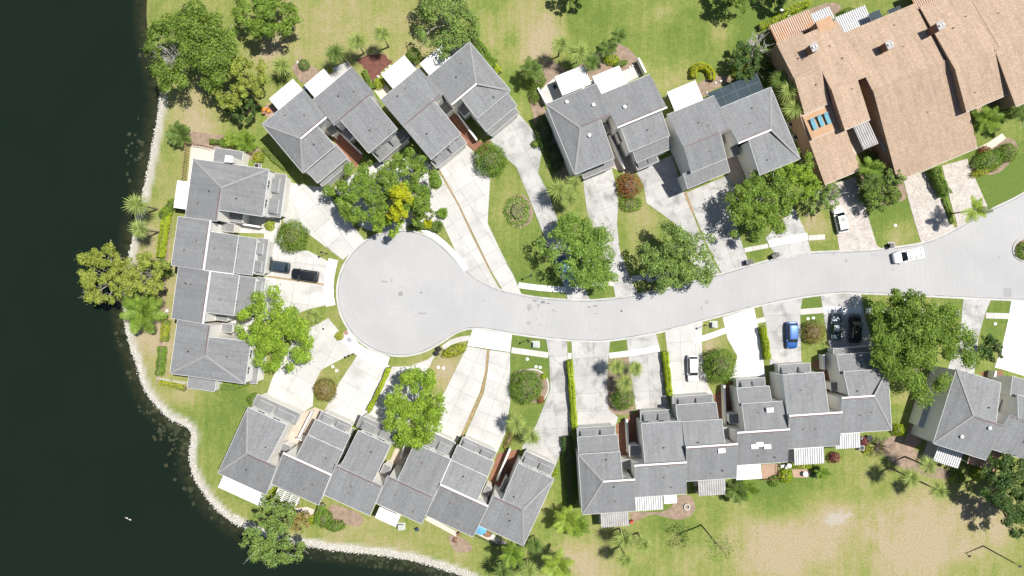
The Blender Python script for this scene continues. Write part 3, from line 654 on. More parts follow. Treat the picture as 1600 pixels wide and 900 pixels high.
def rect(blk, A, B):
    """A surveyed on the rear edge, B on the front edge (opposite corners)"""
    (ua, va), (ub, vb) = blk.uv(A), blk.uv(B)
    return [min(ua, ub), max(ua, ub), va, vb, A[2], B[2]]      # u0,u1,v_rear,v_front,h_rear,h_front

def corrugated(b, x0, x1, y0, y1, z0, z1, pitch=0.36, mi=0):
    n = max(4, int((x1 - x0) / pitch)); d = (x1 - x0) / n
    for i in range(n):
        a = x0 + i * d
        prof = [(a, 0), (a + d * .42, 0), (a + d * .5, .09), (a + d * .92, .09), (a + d, 0)]
        for k, (p, q) in enumerate(zip(prof[:-1], prof[1:])):
            b.quad((p[0], y0, z0 + p[1]), (q[0], y0, z0 + q[1]), (q[0], y1, z1 + q[1]), (p[0], y1, z1 + p[1]), 1 if k == 0 else 0)

WIN = {}
def window(parent, w, h, loc, rz):
    key = (round(w, 1), round(h, 1))
    if key not in WIN:
        f = MB(); t = 0.08
        for a in ((-w/2, w/2, -h/2, -h/2 + t), (-w/2, w/2, h/2 - t, h/2), (-w/2, -w/2 + t, -h/2 + t, h/2 - t), (w/2 - t, w/2, -h/2 + t, h/2 - t), (-t/2, t/2, -h/2 + t, h/2 - t)):
            f.box(a[0], a[1], -0.06, 0.05, a[2], a[3])
        g = MB(); g.box(-w/2 + t, w/2 - t, -0.03, 0.015, -h/2 + t, h/2 - t)
        WIN[key] = (f.mesh('window', M_WHITE), g.mesh('pane', M_GLASS))
    o = link('window', WIN[key][0], parent, loc, rz); link('pane', WIN[key][1], o)
    return o
GDOOR = {}
def garage_door(parent, w, loc, rz):
    key = round(w, 1)
    if key not in GDOOR:
        b = MB()
        for i in range(4): b.box(-w/2, w/2, -0.03, 0.03, 0.05 + i * 0.52, 0.05 + i * 0.52 + 0.50)
        GDOOR[key] = b.mesh('garage_door', M_GARAGE)
    return link('garage_door', GDOOR[key], parent, loc, rz)
VENT = MB().lathe([(0.07, -0.3), (0.07, 0.2), (0.13, 0.21), (0.13, 0.26)], 8).mesh('vent_pipe', M_DARK)
VENTW = MB().lathe([(0.12, -0.3), (0.12, 0.15), (0.30, 0.2), (0.30, 0.30), (0.14, 0.42)], 12).mesh('turbine_vent', M_WHITE)
BOXV = MB().box(-0.14, 0.14, -0.1, 0.1, -0.3, 0.1).mesh('box_vent', M_FLASH)

PENDING = []
def house(blk, label, R, F=None, **kw):
    PENDING.append([blk, label, R, F, kw, rect(blk, *R)])
def build_houses():
    out = {}
    for blk in (BA, BB, BC, BD, BE, BF, BG):
        L = sorted([p for p in PENDING if p[0] is blk], key=lambda p: p[5][0])
        for a, b in zip(L[:-1], L[1:]):
            if abs(b[5][0] - a[5][1]) < 3.2:
                m = (a[5][1] + b[5][0]) / 2; a[5][1] = m - 0.02; b[5][0] = m + 0.02; a[4]['adj1'] = True; b[4]['adj0'] = True
        for p in L: out[p[1]] = house2(p[0], p[1], p[2], p[3], r=p[5], **p[4])
    return out
def house2(blk, label, R, F=None, r=None, adj0=False, adj1=False, tan=False, st=0.12, hip=None, F2=None, G=None, patio=(), low=(), porch=(), name='townhouse', roofm=None, wallm=None, hipm=None, flash=True, whitev=0, step=0.0, cat='townhouse', group=None, dorm=True, door=True):
    roofm = roofm or M_SHINGLE; wallm = wallm or M_WALL; hipm = hipm or M_HIP
    rs = random.Random(label)
    cu, cv = (r[0] + r[1]) / 2, r[3]
    org = blk.u * cu + blk.v * cv
    root = empty(name, (org.x, org.y, 0), blk.rz); tag(root, label, cat, group)
    # local frame: x = u - cu ; y = -(v - cv)
    def loc(u, v, z): return (u - cu, -(v - cv), z)
    walls = MB(); fas = MB(); faces = []
    def wall_under(poly, d, drop=0.2, z0=0.0):
        p = inset(ccw(poly), d)
        walls.prism([(x, y, z - drop) for x, y, z in p], [(x, y, z0 - 0.02) for x, y, z in p])
    def fascia(p, q, cx, cy, w=0.04, up=0.0, dn=0.26):
        d = Vector((q[0] - p[0], q[1] - p[1])); L = d.length
        if L < 0.2: return
        n = Vector((d.y, -d.x)) / L; mid = Vector(((p[0] + q[0]) / 2 - cx, (p[1] + q[1]) / 2 - cy))
        if n.dot(mid) < 0: n = -n
        a = [Vector(p), Vector(q), Vector(q) + Vector((n.x * w, n.y * w, 0)), Vector(p) + Vector((n.x * w, n.y * w, 0))]
        if area([(t.x, t.y) for t in a]) < 0: a = a[::-1]
        fas.prism([t + Vector((0, 0, up)) for t in a], [t - Vector((0, 0, dn)) for t in a])
    skipside = blk not in (BC, BD)
    def keep(p, q):
        if tan: return (abs(p[1] - q[1]) < .02 and p[1] < -1.0)
        if abs(p[1]) < .02 and abs(q[1]) < .02 and st < .3: return False
        if skipside and adj0 and abs(p[0] - (u0 - cu)) < .05 and abs(q[0] - (u0 - cu)) < .05: return False
        if skipside and adj1 and abs(p[0] - (u1 - cu)) < .05 and abs(q[0] - (u1 - cu)) < .05: return False
        return True
    u0, u1 = r[0], r[1]
    def roof(poly, nm='roof', m=None, t=0.2, edges=None, wall=0.22, z0=0.0):
        poly = ccw(poly); cx = sum(p[0] for p in poly) / len(poly); cy = sum(p[1] for p in poly) / len(poly)
        b = MB(); b.prism(poly, [(x, y, z - t) for x, y, z in poly], 0, 1)
        o = b.obj(nm, [m or roofm, wallm if tan else M_WHITE], root)
        for i in range(len(poly)):
            p, q = poly[i], poly[(i + 1) % len(poly)]
            if (edges is None or edges(p, q)) and keep(p, q): fascia(p, q, cx, cy)
        if wall: wall_under(poly, wall, z0=z0)
        faces.append((o, poly)); return o
    def bar(p, q, w, up, m, nm, thick=0.06):
        d = Vector((q[0] - p[0], q[1] - p[1])); n = Vector((d.y, -d.x)).normalized() * w / 2
        a = ccw([(p[0] + n.x, p[1] + n.y, p[2] + up), (q[0] + n.x, q[1] + n.y, q[2] + up), (q[0] - n.x, q[1] - n.y, q[2] + up), (p[0] - n.x, p[1] - n.y, p[2] + up)])
        MB().prism(a, [(x, y, z - thick) for x, y, z in a]).obj(nm, m, root)
    u0, u1, v0, vr, he, hr = r
    if F:
        f = rect(blk, *F); fu0, fu1, fv0, v1, hf, h1 = f
        if abs(fu0 - u0) < 0.75: fu0 = u0 + 0.02
        if abs(fu1 - u1) < 0.75: fu1 = u1 - 0.02
        fv0 = vr - 0.45; slope = (hf - h1) / max(0.5, (v1 - vr)); hf2 = hf + slope * 0.45
    if hip:
        ua, va = blk.uv(hip); ue = u0 if abs(ua - u0) < abs(ua - u1) else u1; uo = u1 if ue == u0 else u0
        fo = fu1 if ue == u0 else fu0
        ua = min(max(ua, u0 + 1), u1 - 1)
        corner = lambda p, q, pts: False
        E0, E1, AP = loc(ue, v0, he), loc(ue, v1, h1), loc(ua, vr, hr)
        hl = {tuple(round(c, 3) for c in x) for x in (E0, E1, AP)}
        def nothip(p, q): return not (tuple(round(c, 3) for c in p) in hl and tuple(round(c, 3) for c in q) in hl)
        roof([E0, loc(uo, v0, he), loc(uo, vr, hr), AP], edges=nothip)
        APf = loc(ua, vr, hf)
        hl2 = {tuple(round(c, 3) for c in x) for x in (E1, APf)}
        roof([APf, loc(fo, vr, hf), loc(fo, v1, h1), E1], edges=lambda p, q: not (tuple(round(c, 3) for c in p) in hl2 and tuple(round(c, 3) for c in q) in hl2) and not (abs(p[1]) < 0.01 and abs(q[1]) < 0.01))
        walls.prism(*( (lambda tri: ([ (x, y, z) for x, y, z in tri], [(x, y, 4.5) for x, y, z in tri]))(ccw([APf, AP, (E1[0] + (AP[0] - E1[0]) * .02, E1[1] + (AP[1] - E1[1]) * .04, h1)])) )) if False else None
        roof([E0, AP, E1], nm='hip_roof', edges=lambda p, q: abs(p[0] - E0[0]) < 0.01 and abs(q[0] - E0[0]) < 0.01)
        # upstand that closes the step along the hip
        MB().add([AP, E1, APf], [(0, 1, 2), (2, 1, 0)]).obj('hip_upstand', M_WHITE, root)
        bar(E0, AP, 0.30, 0.05, hipm, 'hip_cap'); bar(E1, AP, 0.30, 0.05, hipm, 'hip_cap')
        ridge = (AP, loc(uo, vr, hr))
    else:
        roof([loc(u0, v0, he), loc(u1, v0, he), loc(u1, vr, hr), loc(u0, vr, hr)])
        if F: roof([loc(fu0, fv0, hf2), loc(fu1, fv0, hf2), loc(fu1, v1, h1), loc(fu0, v1, h1)], edges=lambda p, q: not (abs(p[1] - q[1]) < 0.01 and p[1] > 0), wall=0.26)
        ridge = (loc(u0, vr, hr), loc(u1, vr, hr))
    if flash:
        p, q = ridge; k = 0.04
        p2 = tuple(p[i] + (q[i] - p[i]) * k for i in range(3)); q2 = tuple(q[i] + (p[i] - q[i]) * k for i in range(3))
        p2 = (p2[0], p2[1] + 0.22, p2[2] - 0.05); q2 = (q2[0], q2[1] + 0.22, q2[2] - 0.05)
        bar(p2, q2, 0.11, 0.045, M_FLASH, 'ridge_flashing')
    if st >= .35 and not tan:
        p, q = ridge; bar((p[0], p[1] - .02, p[2]), (q[0], q[1] - .02, q[2]), 0.26, 0.07, M_WHITE, 'ridge_coping', 0.3)
    front_v = v1 if F else vr; fz = h1 if F else hr; fr = (fu0, fu1) if F else (u0, u1)
    if F2:
        g = rect(blk, *F2); a = front_v - 0.5; sl = (g[4] - g[5]) / max(0.5, g[3] - front_v)
        roof([loc(g[0], a, g[4] + sl * .5), loc(g[1], a, g[4] + sl * .5), loc(g[1], g[3], g[5]), loc(g[0], g[3], g[5])], nm='front_roof', edges=lambda p, q: not (abs(p[1] - q[1]) < 0.01 and abs(p[1] + (a - cv)) < 0.05), wall=0.3)
        front_v = g[3]; fz = g[5]; fr = (g[0], g[1])
    if G:
        g = rect(blk, *G); a = front_v - 0.5; gz = g[5]
        roof([loc(g[0], a, gz), loc(g[1], a, gz), loc(g[1], g[3], gz), loc(g[0], g[3], gz)], nm='garage_roof', m=M_FLAT, edges=lambda p, q: not (abs(p[1] - q[1]) < 0.01 and abs(p[1] + (a - cv)) < 0.05), wall=0.34)
        gw = g[1] - g[0]; gd = g[3] - front_v
        if dorm and gd > 0.9:
            for k in range(2):
                a0 = g[0] + gw * (0.07 + 0.48 * k); a1 = a0 + gw * rs.uniform(0.30, 0.40); d0 = front_v - 0.15; d1 = front_v + gd * rs.uniform(0.5, 0.72)
                t = ccw([loc(a0, d0, gz + 0.95), loc(a1, d0, gz + 0.95), loc(a1, d1, gz + 0.45), loc(a0, d1, gz + 0.45)])
                MB().prism(t, [(x, y, gz - 0.1) for x, y, z in t], 0, 1).obj('dormer_box', [roofm, M_WHITE], root)
        fl = g[3] - 0.12
        if gw > 3 and door:
            garage_door(root, min(4.8, gw * 0.7), loc(g[0] + gw * 0.5, fl, 0), 0)
        front_v = g[3]
    elif door:
        w_ = fr[1] - fr[0]
        garage_door(root, min(4.8, w_ * 0.7), loc((fr[0] + fr[1]) / 2, front_v - 0.12, 0), 0)
    # windows: rear wall, and the upper front wall
    wy = v0 + 0.06
    for k in (0.28, 0.72): window(root, 1.8, 1.9, loc(u0 + (u1 - u0) * k, wy, 1.35), 0); window(root, 1.4, 1.2, loc(u0 + (u1 - u0) * k, wy, 4.2), 0)
    if F:
        ww = fu1 - fu0
        for k in (0.3, 0.7): window(root, 1.3, 1.0, loc(fu0 + ww * k, v1 - 0.10, h1 - 0.95), 0)
    for item in patio:
        A, B = item[0], item[1]; kind = item[2] if len(item) > 2 else 'white'
        p = rect(blk, A, B); x0, x1 = p[0] - cu, p[1] - cu; y1, y0 = -(p[2] - cv), -(p[3] - cv)
        y0 -= 0.25; b = MB(); z = A[2]
        if kind == 'white':
            b.box(x0, x1, y0, y1, z - 0.12, z)
            k = x0 + 0.3
            b.box(x0 - 0.03, x1 + 0.03, y1 - 0.12, y1 + 0.03, z - 0.16, z + 0.035)
            b.box(x0 - 0.03, x0 + 0.1, y0, y1 - 0.13, z - 0.16, z + 0.03); b.box(x1 - 0.1, x1 + 0.03, y0, y1 - 0.13, z - 0.16, z + 0.03)
            m = M_PATIO
        elif kind == 'glass':
            m = mat('dark_screen', (0.040, 0.058, 0.072), 0.8, 0.25, 0.5, spec=0.1)
            b.box(x0, x1, y0, y1, z - 0.06, z)
            pass
        elif kind == 'pergola':
            m = M_WHITE; n = 6
            for i in range(n): b.box(x0, x1, y0 + (y1 - y0) * (i + .2) / n, y0 + (y1 - y0) * (i + .5) / n, z - 0.2, z)
            for k in (0.02, 0.33, 0.64, 0.95): b.box(x0 + (x1 - x0) * k, x0 + (x1 - x0) * k + 0.14, y0, y1, z + 0.003, z + 0.15)
        else:
            m = {'corr': [M_CORR, M_RIBSHADE], 'corrw': [M_PATIO, M_RIBSHADE], 'rust': [M_RUST, M_RIBR], 'peach': [M_CORRO, M_RIBO]}[kind]
            corrugated(b, x0, x1, y0, y1, z + 0.12, z - 0.1)
            b.box(x0, x1, y0 - 0.05, y0 + 0.08, z - 0.2, z + 0.0)
        if kind == 'glass':
            o = b.obj('screen_roof', m, root)
            for k in range(5): MB().box(x0 + (x1 - x0) * k / 4 - .04, x0 + (x1 - x0) * k / 4 + .04, y0, y1, z + 0.003, z + .05).obj('roof_beam', mat('bronze_beam', (0.10, 0.12, 0.13), 0.8, 0.1, 2), o)
            MB().box(x0, x1, (y0 + y1) / 2 - .04, (y0 + y1) / 2 + .04, z + 0.052, z + .08).obj('roof_beam', MATS['bronze_beam'], o)
        else: o = b.obj('pergola_roof' if kind == 'pergola' else 'patio_roof', m, root)
        for xx in (x0 + 0.15, x1 - 0.15):
            MB().box(xx - 0.06, xx + 0.06, y1 - 0.28, y1 - 0.16, -0.02, z - 0.1).obj('post', M_WHITE, o)
        if kind in ('white', 'corr', 'corrw') and rs.random() < 0.8:
            MB().box(x0, x1, y0 - 0.3, y1 + 0.2, -0.02, 0.045).obj('patio_slab', M_TILE, root)
    for (A, B, *k) in low:
        p = rect(blk, A, B); roof([loc(p[0], p[2], A[2]), loc(p[1], p[2], A[2]), loc(p[1], p[3], B[2]), loc(p[0], p[3], B[2])], nm='lean_to_roof', m=k[0] if k else None, wall=0.12)
    for (A, B) in porch:
        p = rect(blk, A, B); roof([loc(p[0], p[2], A[2]), loc(p[1], p[2], A[2]), loc(p[1], p[3], B[2]), loc(p[0], p[3], B[2])], nm='porch_roof', m=M_FLAT, wall=0.1)
    walls.obj('wall', wallm, root); fas.obj('fascia', M_WHITE, root)
    # roof vents
    cnt = 0
    for (o, poly) in faces[:2]:
        n = Vector(poly[1]) - Vector(poly[0]); m_ = Vector(poly[-1]) - Vector(poly[0])
        for k in range(2 if o is faces[0][0] else 1):
            a, b_ = rs.uniform(.25, .75), rs.uniform(.3, .85)
            if len(poly) == 4:
                P = (Vector(poly[0]) * (1 - a) + Vector(poly[1]) * a) * (1 - b_) + (Vector(poly[3]) * (1 - a) + Vector(poly[2]) * a) * b_
            else: continue
            me = VENTW if cnt < whitev else (BOXV if (k == 1 or rs.random() < .3) else VENT); cnt += 1
            link({'vent_pipe': 'vent_pipe', 'turbine_vent': 'turbine_vent', 'box_vent': 'box_vent'}[me.name.split('.')[0]], me, root, tuple(P))
    return root

E, RG, FT, FR, G0, P0 = 6.5, 8.2, 7.65, 6.5, 3.2, 2.9
def q3(p, h): return (p[0], p[1], h)
def H(blk, label, R, F, hip=None, F2=None, G=None, patio=None, pk='white', st=0.12, **kw):
    if hip: st = min(st, 0.4)
    pt = [] if patio is None else [(q3(patio[0], P0), q3(patio[1], P0), pk)]
    pt += kw.pop('more', [])
    house(blk, label, (q3(R[0], E), q3(R[1], RG)), (q3(F[0], RG - st), q3(F[1], FR)), st=st, hip=hip and q3(hip, 8.2),
                 F2=F2 and (q3(F2[0], 5.6), q3(F2[1], 4.9)), G=G and (q3(G[0], G0), q3(G[1], G0)), patio=pt, **kw)
def PR(a, b, h=3.4): return (q3(a, h), q3(b, h))

# row facing the turning circle from the north
H(BA, 'grey hip-roofed end townhouse with two stepped front roofs, nearest the lakeside pines', ((409,194),(508.8,184)), ((496,197),(473.5,270)), (463,208), ((526,227),(496,286)), ((542.5,247),(503.5,291.5)), ((457.8,123.5),(434.5,170.8)), st=0.8)
H(BA, 'grey townhouse with a brick-red stair court and red mulch bed behind it', ((550,104),(523,195.5)), ((535,191),(621,201.5)), None, None, ((626,199),(593.5,253)), ((505.8,107.8),(491.5,152)), porch=[PR((527.5,205),(509,201)), PR((543,199),(545.5,219))])
H(BA, 'grey townhouse whose steep front roof overlooks the long cream driveways', ((594,156),(690,149)), ((680.5,160),(671.5,250)), None, None, ((719,210.5),(682,263)), ((631.8,86.8),(614.5,138.5)), porch=[PR((697.8,157),(697,179))])
H(BA, 'grey hip-roofed end townhouse beside the mown lawn strip and long yellow-green hedge', ((733.8,65),(707.5,161.8)), ((723,155.8),(796.8,142.3)), (741,127), ((746.5,188),(808,165)), ((762,206),(811,175.5)), ((690,71),(673,119.8)), porch=[PR((724.8,161.8),(724.8,182))], st=0.8)
# row north of the road
H(BB, 'grey hip-roofed end townhouse with white turbine vents beside the long grey driveway', ((853,162.5),(955,180)), ((940,190),(899.5,272)), (906,197), None, ((957,249),(912,279)), ((867,120),(923,129)), whitev=3, porch=[PR((941,192),(952,206))])
H(BB, 'grey townhouse with a low front roof beside the red-leaved shrub driveway', ((1015,116),(965.5,199)), ((972,203),(1046.5,212)), None, ((989,235),(1049.5,232)), ((993,257),(1030,252)), ((925.8,119.8),(979,131)), whitev=1, porch=[PR((962,206),(975,220))], st=0.8)
H(BB, 'grey townhouse with a tall bluish side wall over the stepped driveway shadow', ((1042.5,179),(1143.8,201.8)), ((1126.5,211),(1074,272.5)), None, ((1135.5,249),(1074.8,295)), None, ((1042.5,144),(1098,154.5)), porch=[PR((1127,213),(1133,224))])
H(BB, 'grey hip-roofed end townhouse with a dark glazed rear porch roof', ((1204.5,136),(1154,223.5)), ((1171.5,222),(1248,249)), (1202,196), None, None, ((1105.5,145.5),(1191.8,138)), 'glass', porch=[PR((1140,228),(1157,240))], st=0.8)
# lakeside row, west
LK = 'lakeside row backing onto the water'
H(BC, 'grey hip-roofed end townhouse with chimney and white terrace, in the row backing onto the lake', ((302,248),(339,344)), ((343.5,328),(420,267)), (346,293), None, ((420,269),(438,340)), ((277.5,282),(291,327)), low=[((333,252,3.1),(380,237,3.1))], porch=[PR((361,330),(378,348))])
H(BC, 'grey townhouse behind the two dark parked cars, in the row backing onto the lake', ((278,340),(318,422)), ((330,362),(364,428.5)), None, ((373,368.5),(394,430)), ((400,371),(412,430)), None, porch=[PR((346,347),(365,363))], st=0.8)
H(BC, 'grey townhouse between the parked dark cars and the bright green tree, backing onto the lake', ((279,416.5),(317,505.5)), ((331.5,427),(365,493)), None, ((377,431),(391.5,496)), ((403,433),(407,492)), None, porch=[PR((338,491),(355,502))], st=0.8)
H(BC, 'grey hip-roofed end townhouse tucked under the bright green tree, backing onto the lake', ((265.5,583.5),(328.5,508)), ((326,526.5),(382.5,601.5)), (321,556), None, ((391,535),(401,600)), None, low=[((292.5,606,3.1),(337.5,594,3.1))], porch=[PR((347,505),(362,520))])
# lakeside row, south
H(BD, 'grey hip-roofed end townhouse with a long white lanai roof beside the bright lawn', ((340.5,739),(432,729)), ((418,722),(388.5,637)), (384,712), None, ((392,638),(470,647)), ((341,761),(415.5,775.5)), porch=[PR((436,706),(455,698))])
H(BD, 'grey townhouse with a white slatted pergola on its lake side', ((424.5,756),(517,742)), ((462,716),(534.8,704)), None, ((481.5,678),(547.5,680)), ((496.5,656),(550,664)), ((427.5,778),(468,780)), 'pergola', porch=[PR((463,685),(474,690))], st=0.8)
H(BD, 'grey townhouse above the hedged bare plot on the lake side', ((506,773),(598,760)), ((532,729),(610,695.5)), None, None, ((556,668),(624,676)), None, porch=[PR((594,738),(612,730))])
H(BD, 'grey townhouse with a small white patio roof behind the maple-like tree', ((587,786),(677,776)), ((629,733),(704.5,718)), None, None, ((652,693),(712,692)), ((586,808.5),(624.5,808.5)), porch=[PR((626,732),(636,718))])
H(BD, 'grey townhouse with a raised front wing beside the dark red entry court', ((666.5,806),(761,790.5)), ((691,753),(762,745)), None, ((708,711),(772,721.5)), ((718,694),(776,706.5)), None, porch=[PR((754,772),(769,762))], st=0.8)
H(BD, 'grey hip-roofed end townhouse beside the blue patio umbrella and dark hedge shadow', ((818,853),(772.5,775.5)), ((786,780),(870,751)), (816.5,798), None, ((812,724),(868,726)), None, porch=[PR((780,768),(793,748))])
# row south of the road
H(BE, 'grey hip-roofed end townhouse with a weathered corrugated patio roof and palms behind', ((910,804),(990.5,749.5)), ((973,745),(904,710)), (943,759), ((904,703),(965,679)), ((902.5,682),(961,665)), ((939.5,824.5),(982,802)), 'corr', porch=[PR((973,733),(984,718))], st=0.8)
H(BE, 'grey townhouse with a white ribbed patio roof and round fire ring behind', ((993.5,777),(1072,722.5)), ((1008,724),(1070,657.5)), None, None, ((1002,661),(1048,640)), ((993.5,799),(1035.5,776.5)), 'corrw', porch=[PR((984,713),(999,696))], more=[((1038,787,2.7),(1057,775,2.7),'white')], st=0.8)
H(BE, 'grey townhouse with a split weathered patio roof beside the white car driveway', ((1073,752),(1151,694)), ((1072,697),(1127.8,655)), None, ((1059,655),(1118.8,628.5)), ((1052,632),(1113.5,616)), ((1091.8,775.5),(1133,751)), 'corr', porch=[PR((1131,684),(1138,668))], st=0.8)
H(BE, 'grey townhouse with white skylights and a plain white patio roof', ((1151.8,727),(1232,671)), ((1164.5,669),(1218.5,627)), None, ((1155,630),(1202,603)), ((1152,607),(1195,590)), ((1151,750),(1188.5,725.5)), porch=[PR((1140,662),(1155,646))], st=0.8)
H(BE, 'grey townhouse with a tall left wall and ribbed white patio roof beside the red shrub', ((1232,701.5),(1313,644.5)), ((1231,650),(1287,581.5)), None, None, ((1218,586),(1266,567)), ((1241.8,727),(1287,701)), 'corrw', st=0.8)
H(BE, 'grey hip-roofed end townhouse dappled by the big oak', ((1393.6,672),(1318.6,621.7)), ((1327,617.5),(1389.4,576)), (1367,630), ((1312,578),(1372,550)), ((1303,554),(1365,541)), ((1306,702),(1343.6,678.6)), 'corrw', porch=[PR((1299,611),(1312,597))], st=0.8)
# pair east of the oak
H(BF, 'grey hip-roofed townhouse with a pale green lean-to and ribbed white patio roof', ((1458,693),(1568,664)), ((1557,658),(1500,578)), (1521,650), None, None, ((1458,720),(1505,708)), 'corrw', low=[((1434,666,2.9),(1478,628,3.0), mat('pale_green_roof', (0.33, 0.36, 0.34), 0.7, 0.08, 0.8))], whitev=2, more=[((1511,724,2.8),(1563,709,2.8),'rust')])
H(BF, 'grey townhouse at the bright white driveway next to the rusty patio roof', ((1550,702),(1655,672)), ((1592,650),(1665,640)), None, ((1580,612),(1660,612)), None, None, porch=[PR((1559,642),(1566,625))])
# tan row
def T(label, R, F=None, **kw):
    house(BG, label, R, F, roofm=M_ORANGE, wallm=M_WALLO, hipm=M_HIPO, flash=False, dorm=False, tan=True, **kw)
TANFLAT = mat('tan_flat_roof', (0.40, 0.255, 0.155), 0.85, 0.08, 0.8)
T('tan-shingled end house with a flat sun deck and peach striped patio roof', ((1212.5,67,5.9),(1281,109,6.9)), ((1281,109,6.9),(1261,176,5.5)), patio=[((1202,40,2.9),(1274,41,2.9),'peach')], low=[((1289,167,5.2),(1269,218,5.2),TANFLAT)], F2=((1324,200,5.0),(1289,289,3.7)), door=True)
T('tan-shingled house with a tan dormer box and white ribbed patio roof', ((1258,53,5.9),(1349,122,7.2)), ((1281,110,7.2),(1360,187,6.2)), patio=[((1304,27.5,2.9),(1365,41,2.9),'corrw'), ((1266,22,2.7),(1302,26,2.7),'corrw'), ((1333,197,4.4),(1371,222,4.4),'corr')], low=[((1274,34,6.0),(1307,46,6.0),TANFLAT)])
T('tan-shingled house with the broad roof running down to the paver driveways', ((1322,50,5.9),(1478,98,7.3)), ((1349,124,7.3),(1528,231,3.9)), patio=[((1357,22,4.8),(1389,53,4.8),'glass'), ((1387,16,4.6),(1413,27,4.6),'glass'), ((1372,217,3.7),(1408,222,3.7),'corr')])
T('tan-shingled house with two roof windows and a deep corner garden', ((1438,10,6.4),(1553,85,8.4)), ((1487,112,8.3),(1575,148,7.0)), patio=[((1420,-12,2.9),(1470,0,2.9),'peach'), ((1520,160,3.6),(1552,164,3.6),'peach')])
T('tan-shingled house beyond the dark wall slot, beside the tropical garden', ((1505,-45,5.96),(1655,40,8.4)), ((1556,82,8.4),(1680,128,7.9)))
HOUSES = build_houses()
def part_at(root, name, me, wpt, rz=None):
    Mi = Matrix.LocRotScale(root.location, root.rotation_euler, None).inverted()
    return link(name, me, root, Mi @ Vector(wpt), rz)
def HS(key): return next(v for k, v in HOUSES.items() if key in k)
def chimney(root, px, py, h0, h1, w, d, m, capm):
    b = MB(); b.box(-w/2, w/2, -d/2, d/2, h0 - h1, -0.25); o = part_at(root, 'chimney', b.mesh('chimney', m), W(px, py, h1))
    c = MB(); c.box(-w/2 - .08, w/2 + .08, -d/2 - .08, d/2 + .08, -0.25, -0.1); link('chimney_cap', c.mesh('chimney_cap', capm), o)
    for k in (-1, 1):
        p = MB().lathe([(0.16, -0.1), (0.16, 0.2), (0.12, 0.22)], 8); link('flue', p.mesh('flue', M_WHITE), o, (k * w * .25, 0, 0))
M_CHIM = mat('chimney_brick', (0.17, 0.095, 0.065), 0.9, 0.2, 3)
chimney(HS('flat sun deck'), 1273, 73, 5.5, 8.8, 1.0, 1.2, M_CHIM, mat('chimney_cap_grey', (0.35, 0.33, 0.32), 0.8, 0.1, 3))
chimney(HS('broad roof running'), 1391, 69, 5.5, 8.8, 1.0, 1.2, M_CHIM, MATS['chimney_cap_grey'])
chimney(HS('two roof windows'), 1471, 39, 5.5, 9.6, 1.0, 1.2, M_CHIM, MATS['chimney_cap_grey'])
chimney(HS('chimney and white terrace'), 357, 248, 2.5, 7.6, 0.9, 1.1, M_WALL, M_WALL)
# roof windows
SKYL = MB().box(-.45, .45, -.6, .6, -.3, .12, 0).box(-.38, .38, -.53, .53, .121, .13, 1).mesh('skylight', [M_WHITE, M_GLASS])
SKYW = MB().box(-.55, .55, -.36, .36, -.3, .16, 0).mesh('skylight', [mat('white_acrylic', (0.8, 0.78, 0.79), 0.6, 0.03, 1)])
for px, py, h in ((1519, 27, 7.0), (1539.5, 18.5, 7.0)): part_at(HS('two roof windows'), 'skylight', SKYL, W(px, py, h))
for k, px, py, h in (('white skylights', 1203, 640.5, 7.2), ('white skylights', 1179, 697.5, 7.45), ('white skylights', 1187, 694, 7.5), ('white skylights', 1199, 697.5, 7.45), ('split weathered', 1127.5, 704, 8.05)): part_at(HS(k), 'skylight', SKYW, W(px, py, h))
# entry courts
M_COURT = mat('beige_court', (0.44, 0.36, 0.30), 0.85, 0.1, 1, fine=0.1)
COURTS = [('brick-red entry court of the row by the turning circle', [(509,204),(530,206),(569,243),(556,262),(545,250)], M_BRICKW), ('dark brick entry court under the round clipped shrub', [(690,178),(707,168),(750,222),(766,219),(760,245),(744,243),(728,224)], M_BRICKW),
 ('pinkish entry court beside the red-leaved shrub', [(945,200),(965,205),(995,262),(988,276),(956,262)], M_COURT), ('shaded entry court by the dense broad tree', [(1128,225),(1152,235),(1165,285),(1140,290)], M_COURT),
 ('white entry court beside the small round lime shrub', [(345,330),(440,342),(437,366),(340,362)], M_CONC), ('white entry court beneath the bright green tree', [(335,490),(402,497),(405,532),(330,524)], M_CONC),
 ('beige entry court beside the long lanai house', [(432,712),(468,648),(492,636),(507,642),(496,657),(472,710)], M_COURT), ('beige entry court behind the maple-like tree', [(598,748),(622,690),(652,690),(630,738)], M_COURT),
 ('dark red entry court with stacked pots', [(755,775),(778,708),(812,702),(790,774)], M_BRICKW), ('brown brick stair court between grey driveways', [(962,664),(1000,640),(1005,720),(972,745)], M_BRICKW),
 ('terracotta stair court beside the round ficus', [(1114,618),(1142,594),(1155,665),(1135,690),(1122,655)], M_BRICKW), ('terracotta stair court by the blue car', [(1266,570),(1298,545),(1312,618),(1298,640),(1288,585)], M_BRICKW),
 ('brown entry court by the wide white driveway', [(1530,582),(1566,579),(1580,640),(1556,606)], M_BRICKW)]
STEP = [((533,214),(560,240)), ((712,182),(738,216)), ((968,222),(984,250)), ((1147,248),(1156,272)), None, None, ((452,690),(468,664)), ((613,725),(628,700)), ((778,755),(793,722)), ((981,700),(979,680)), ((1143,665),(1140,635)), ((1300,610),(1293,575)), None]
STM = {}
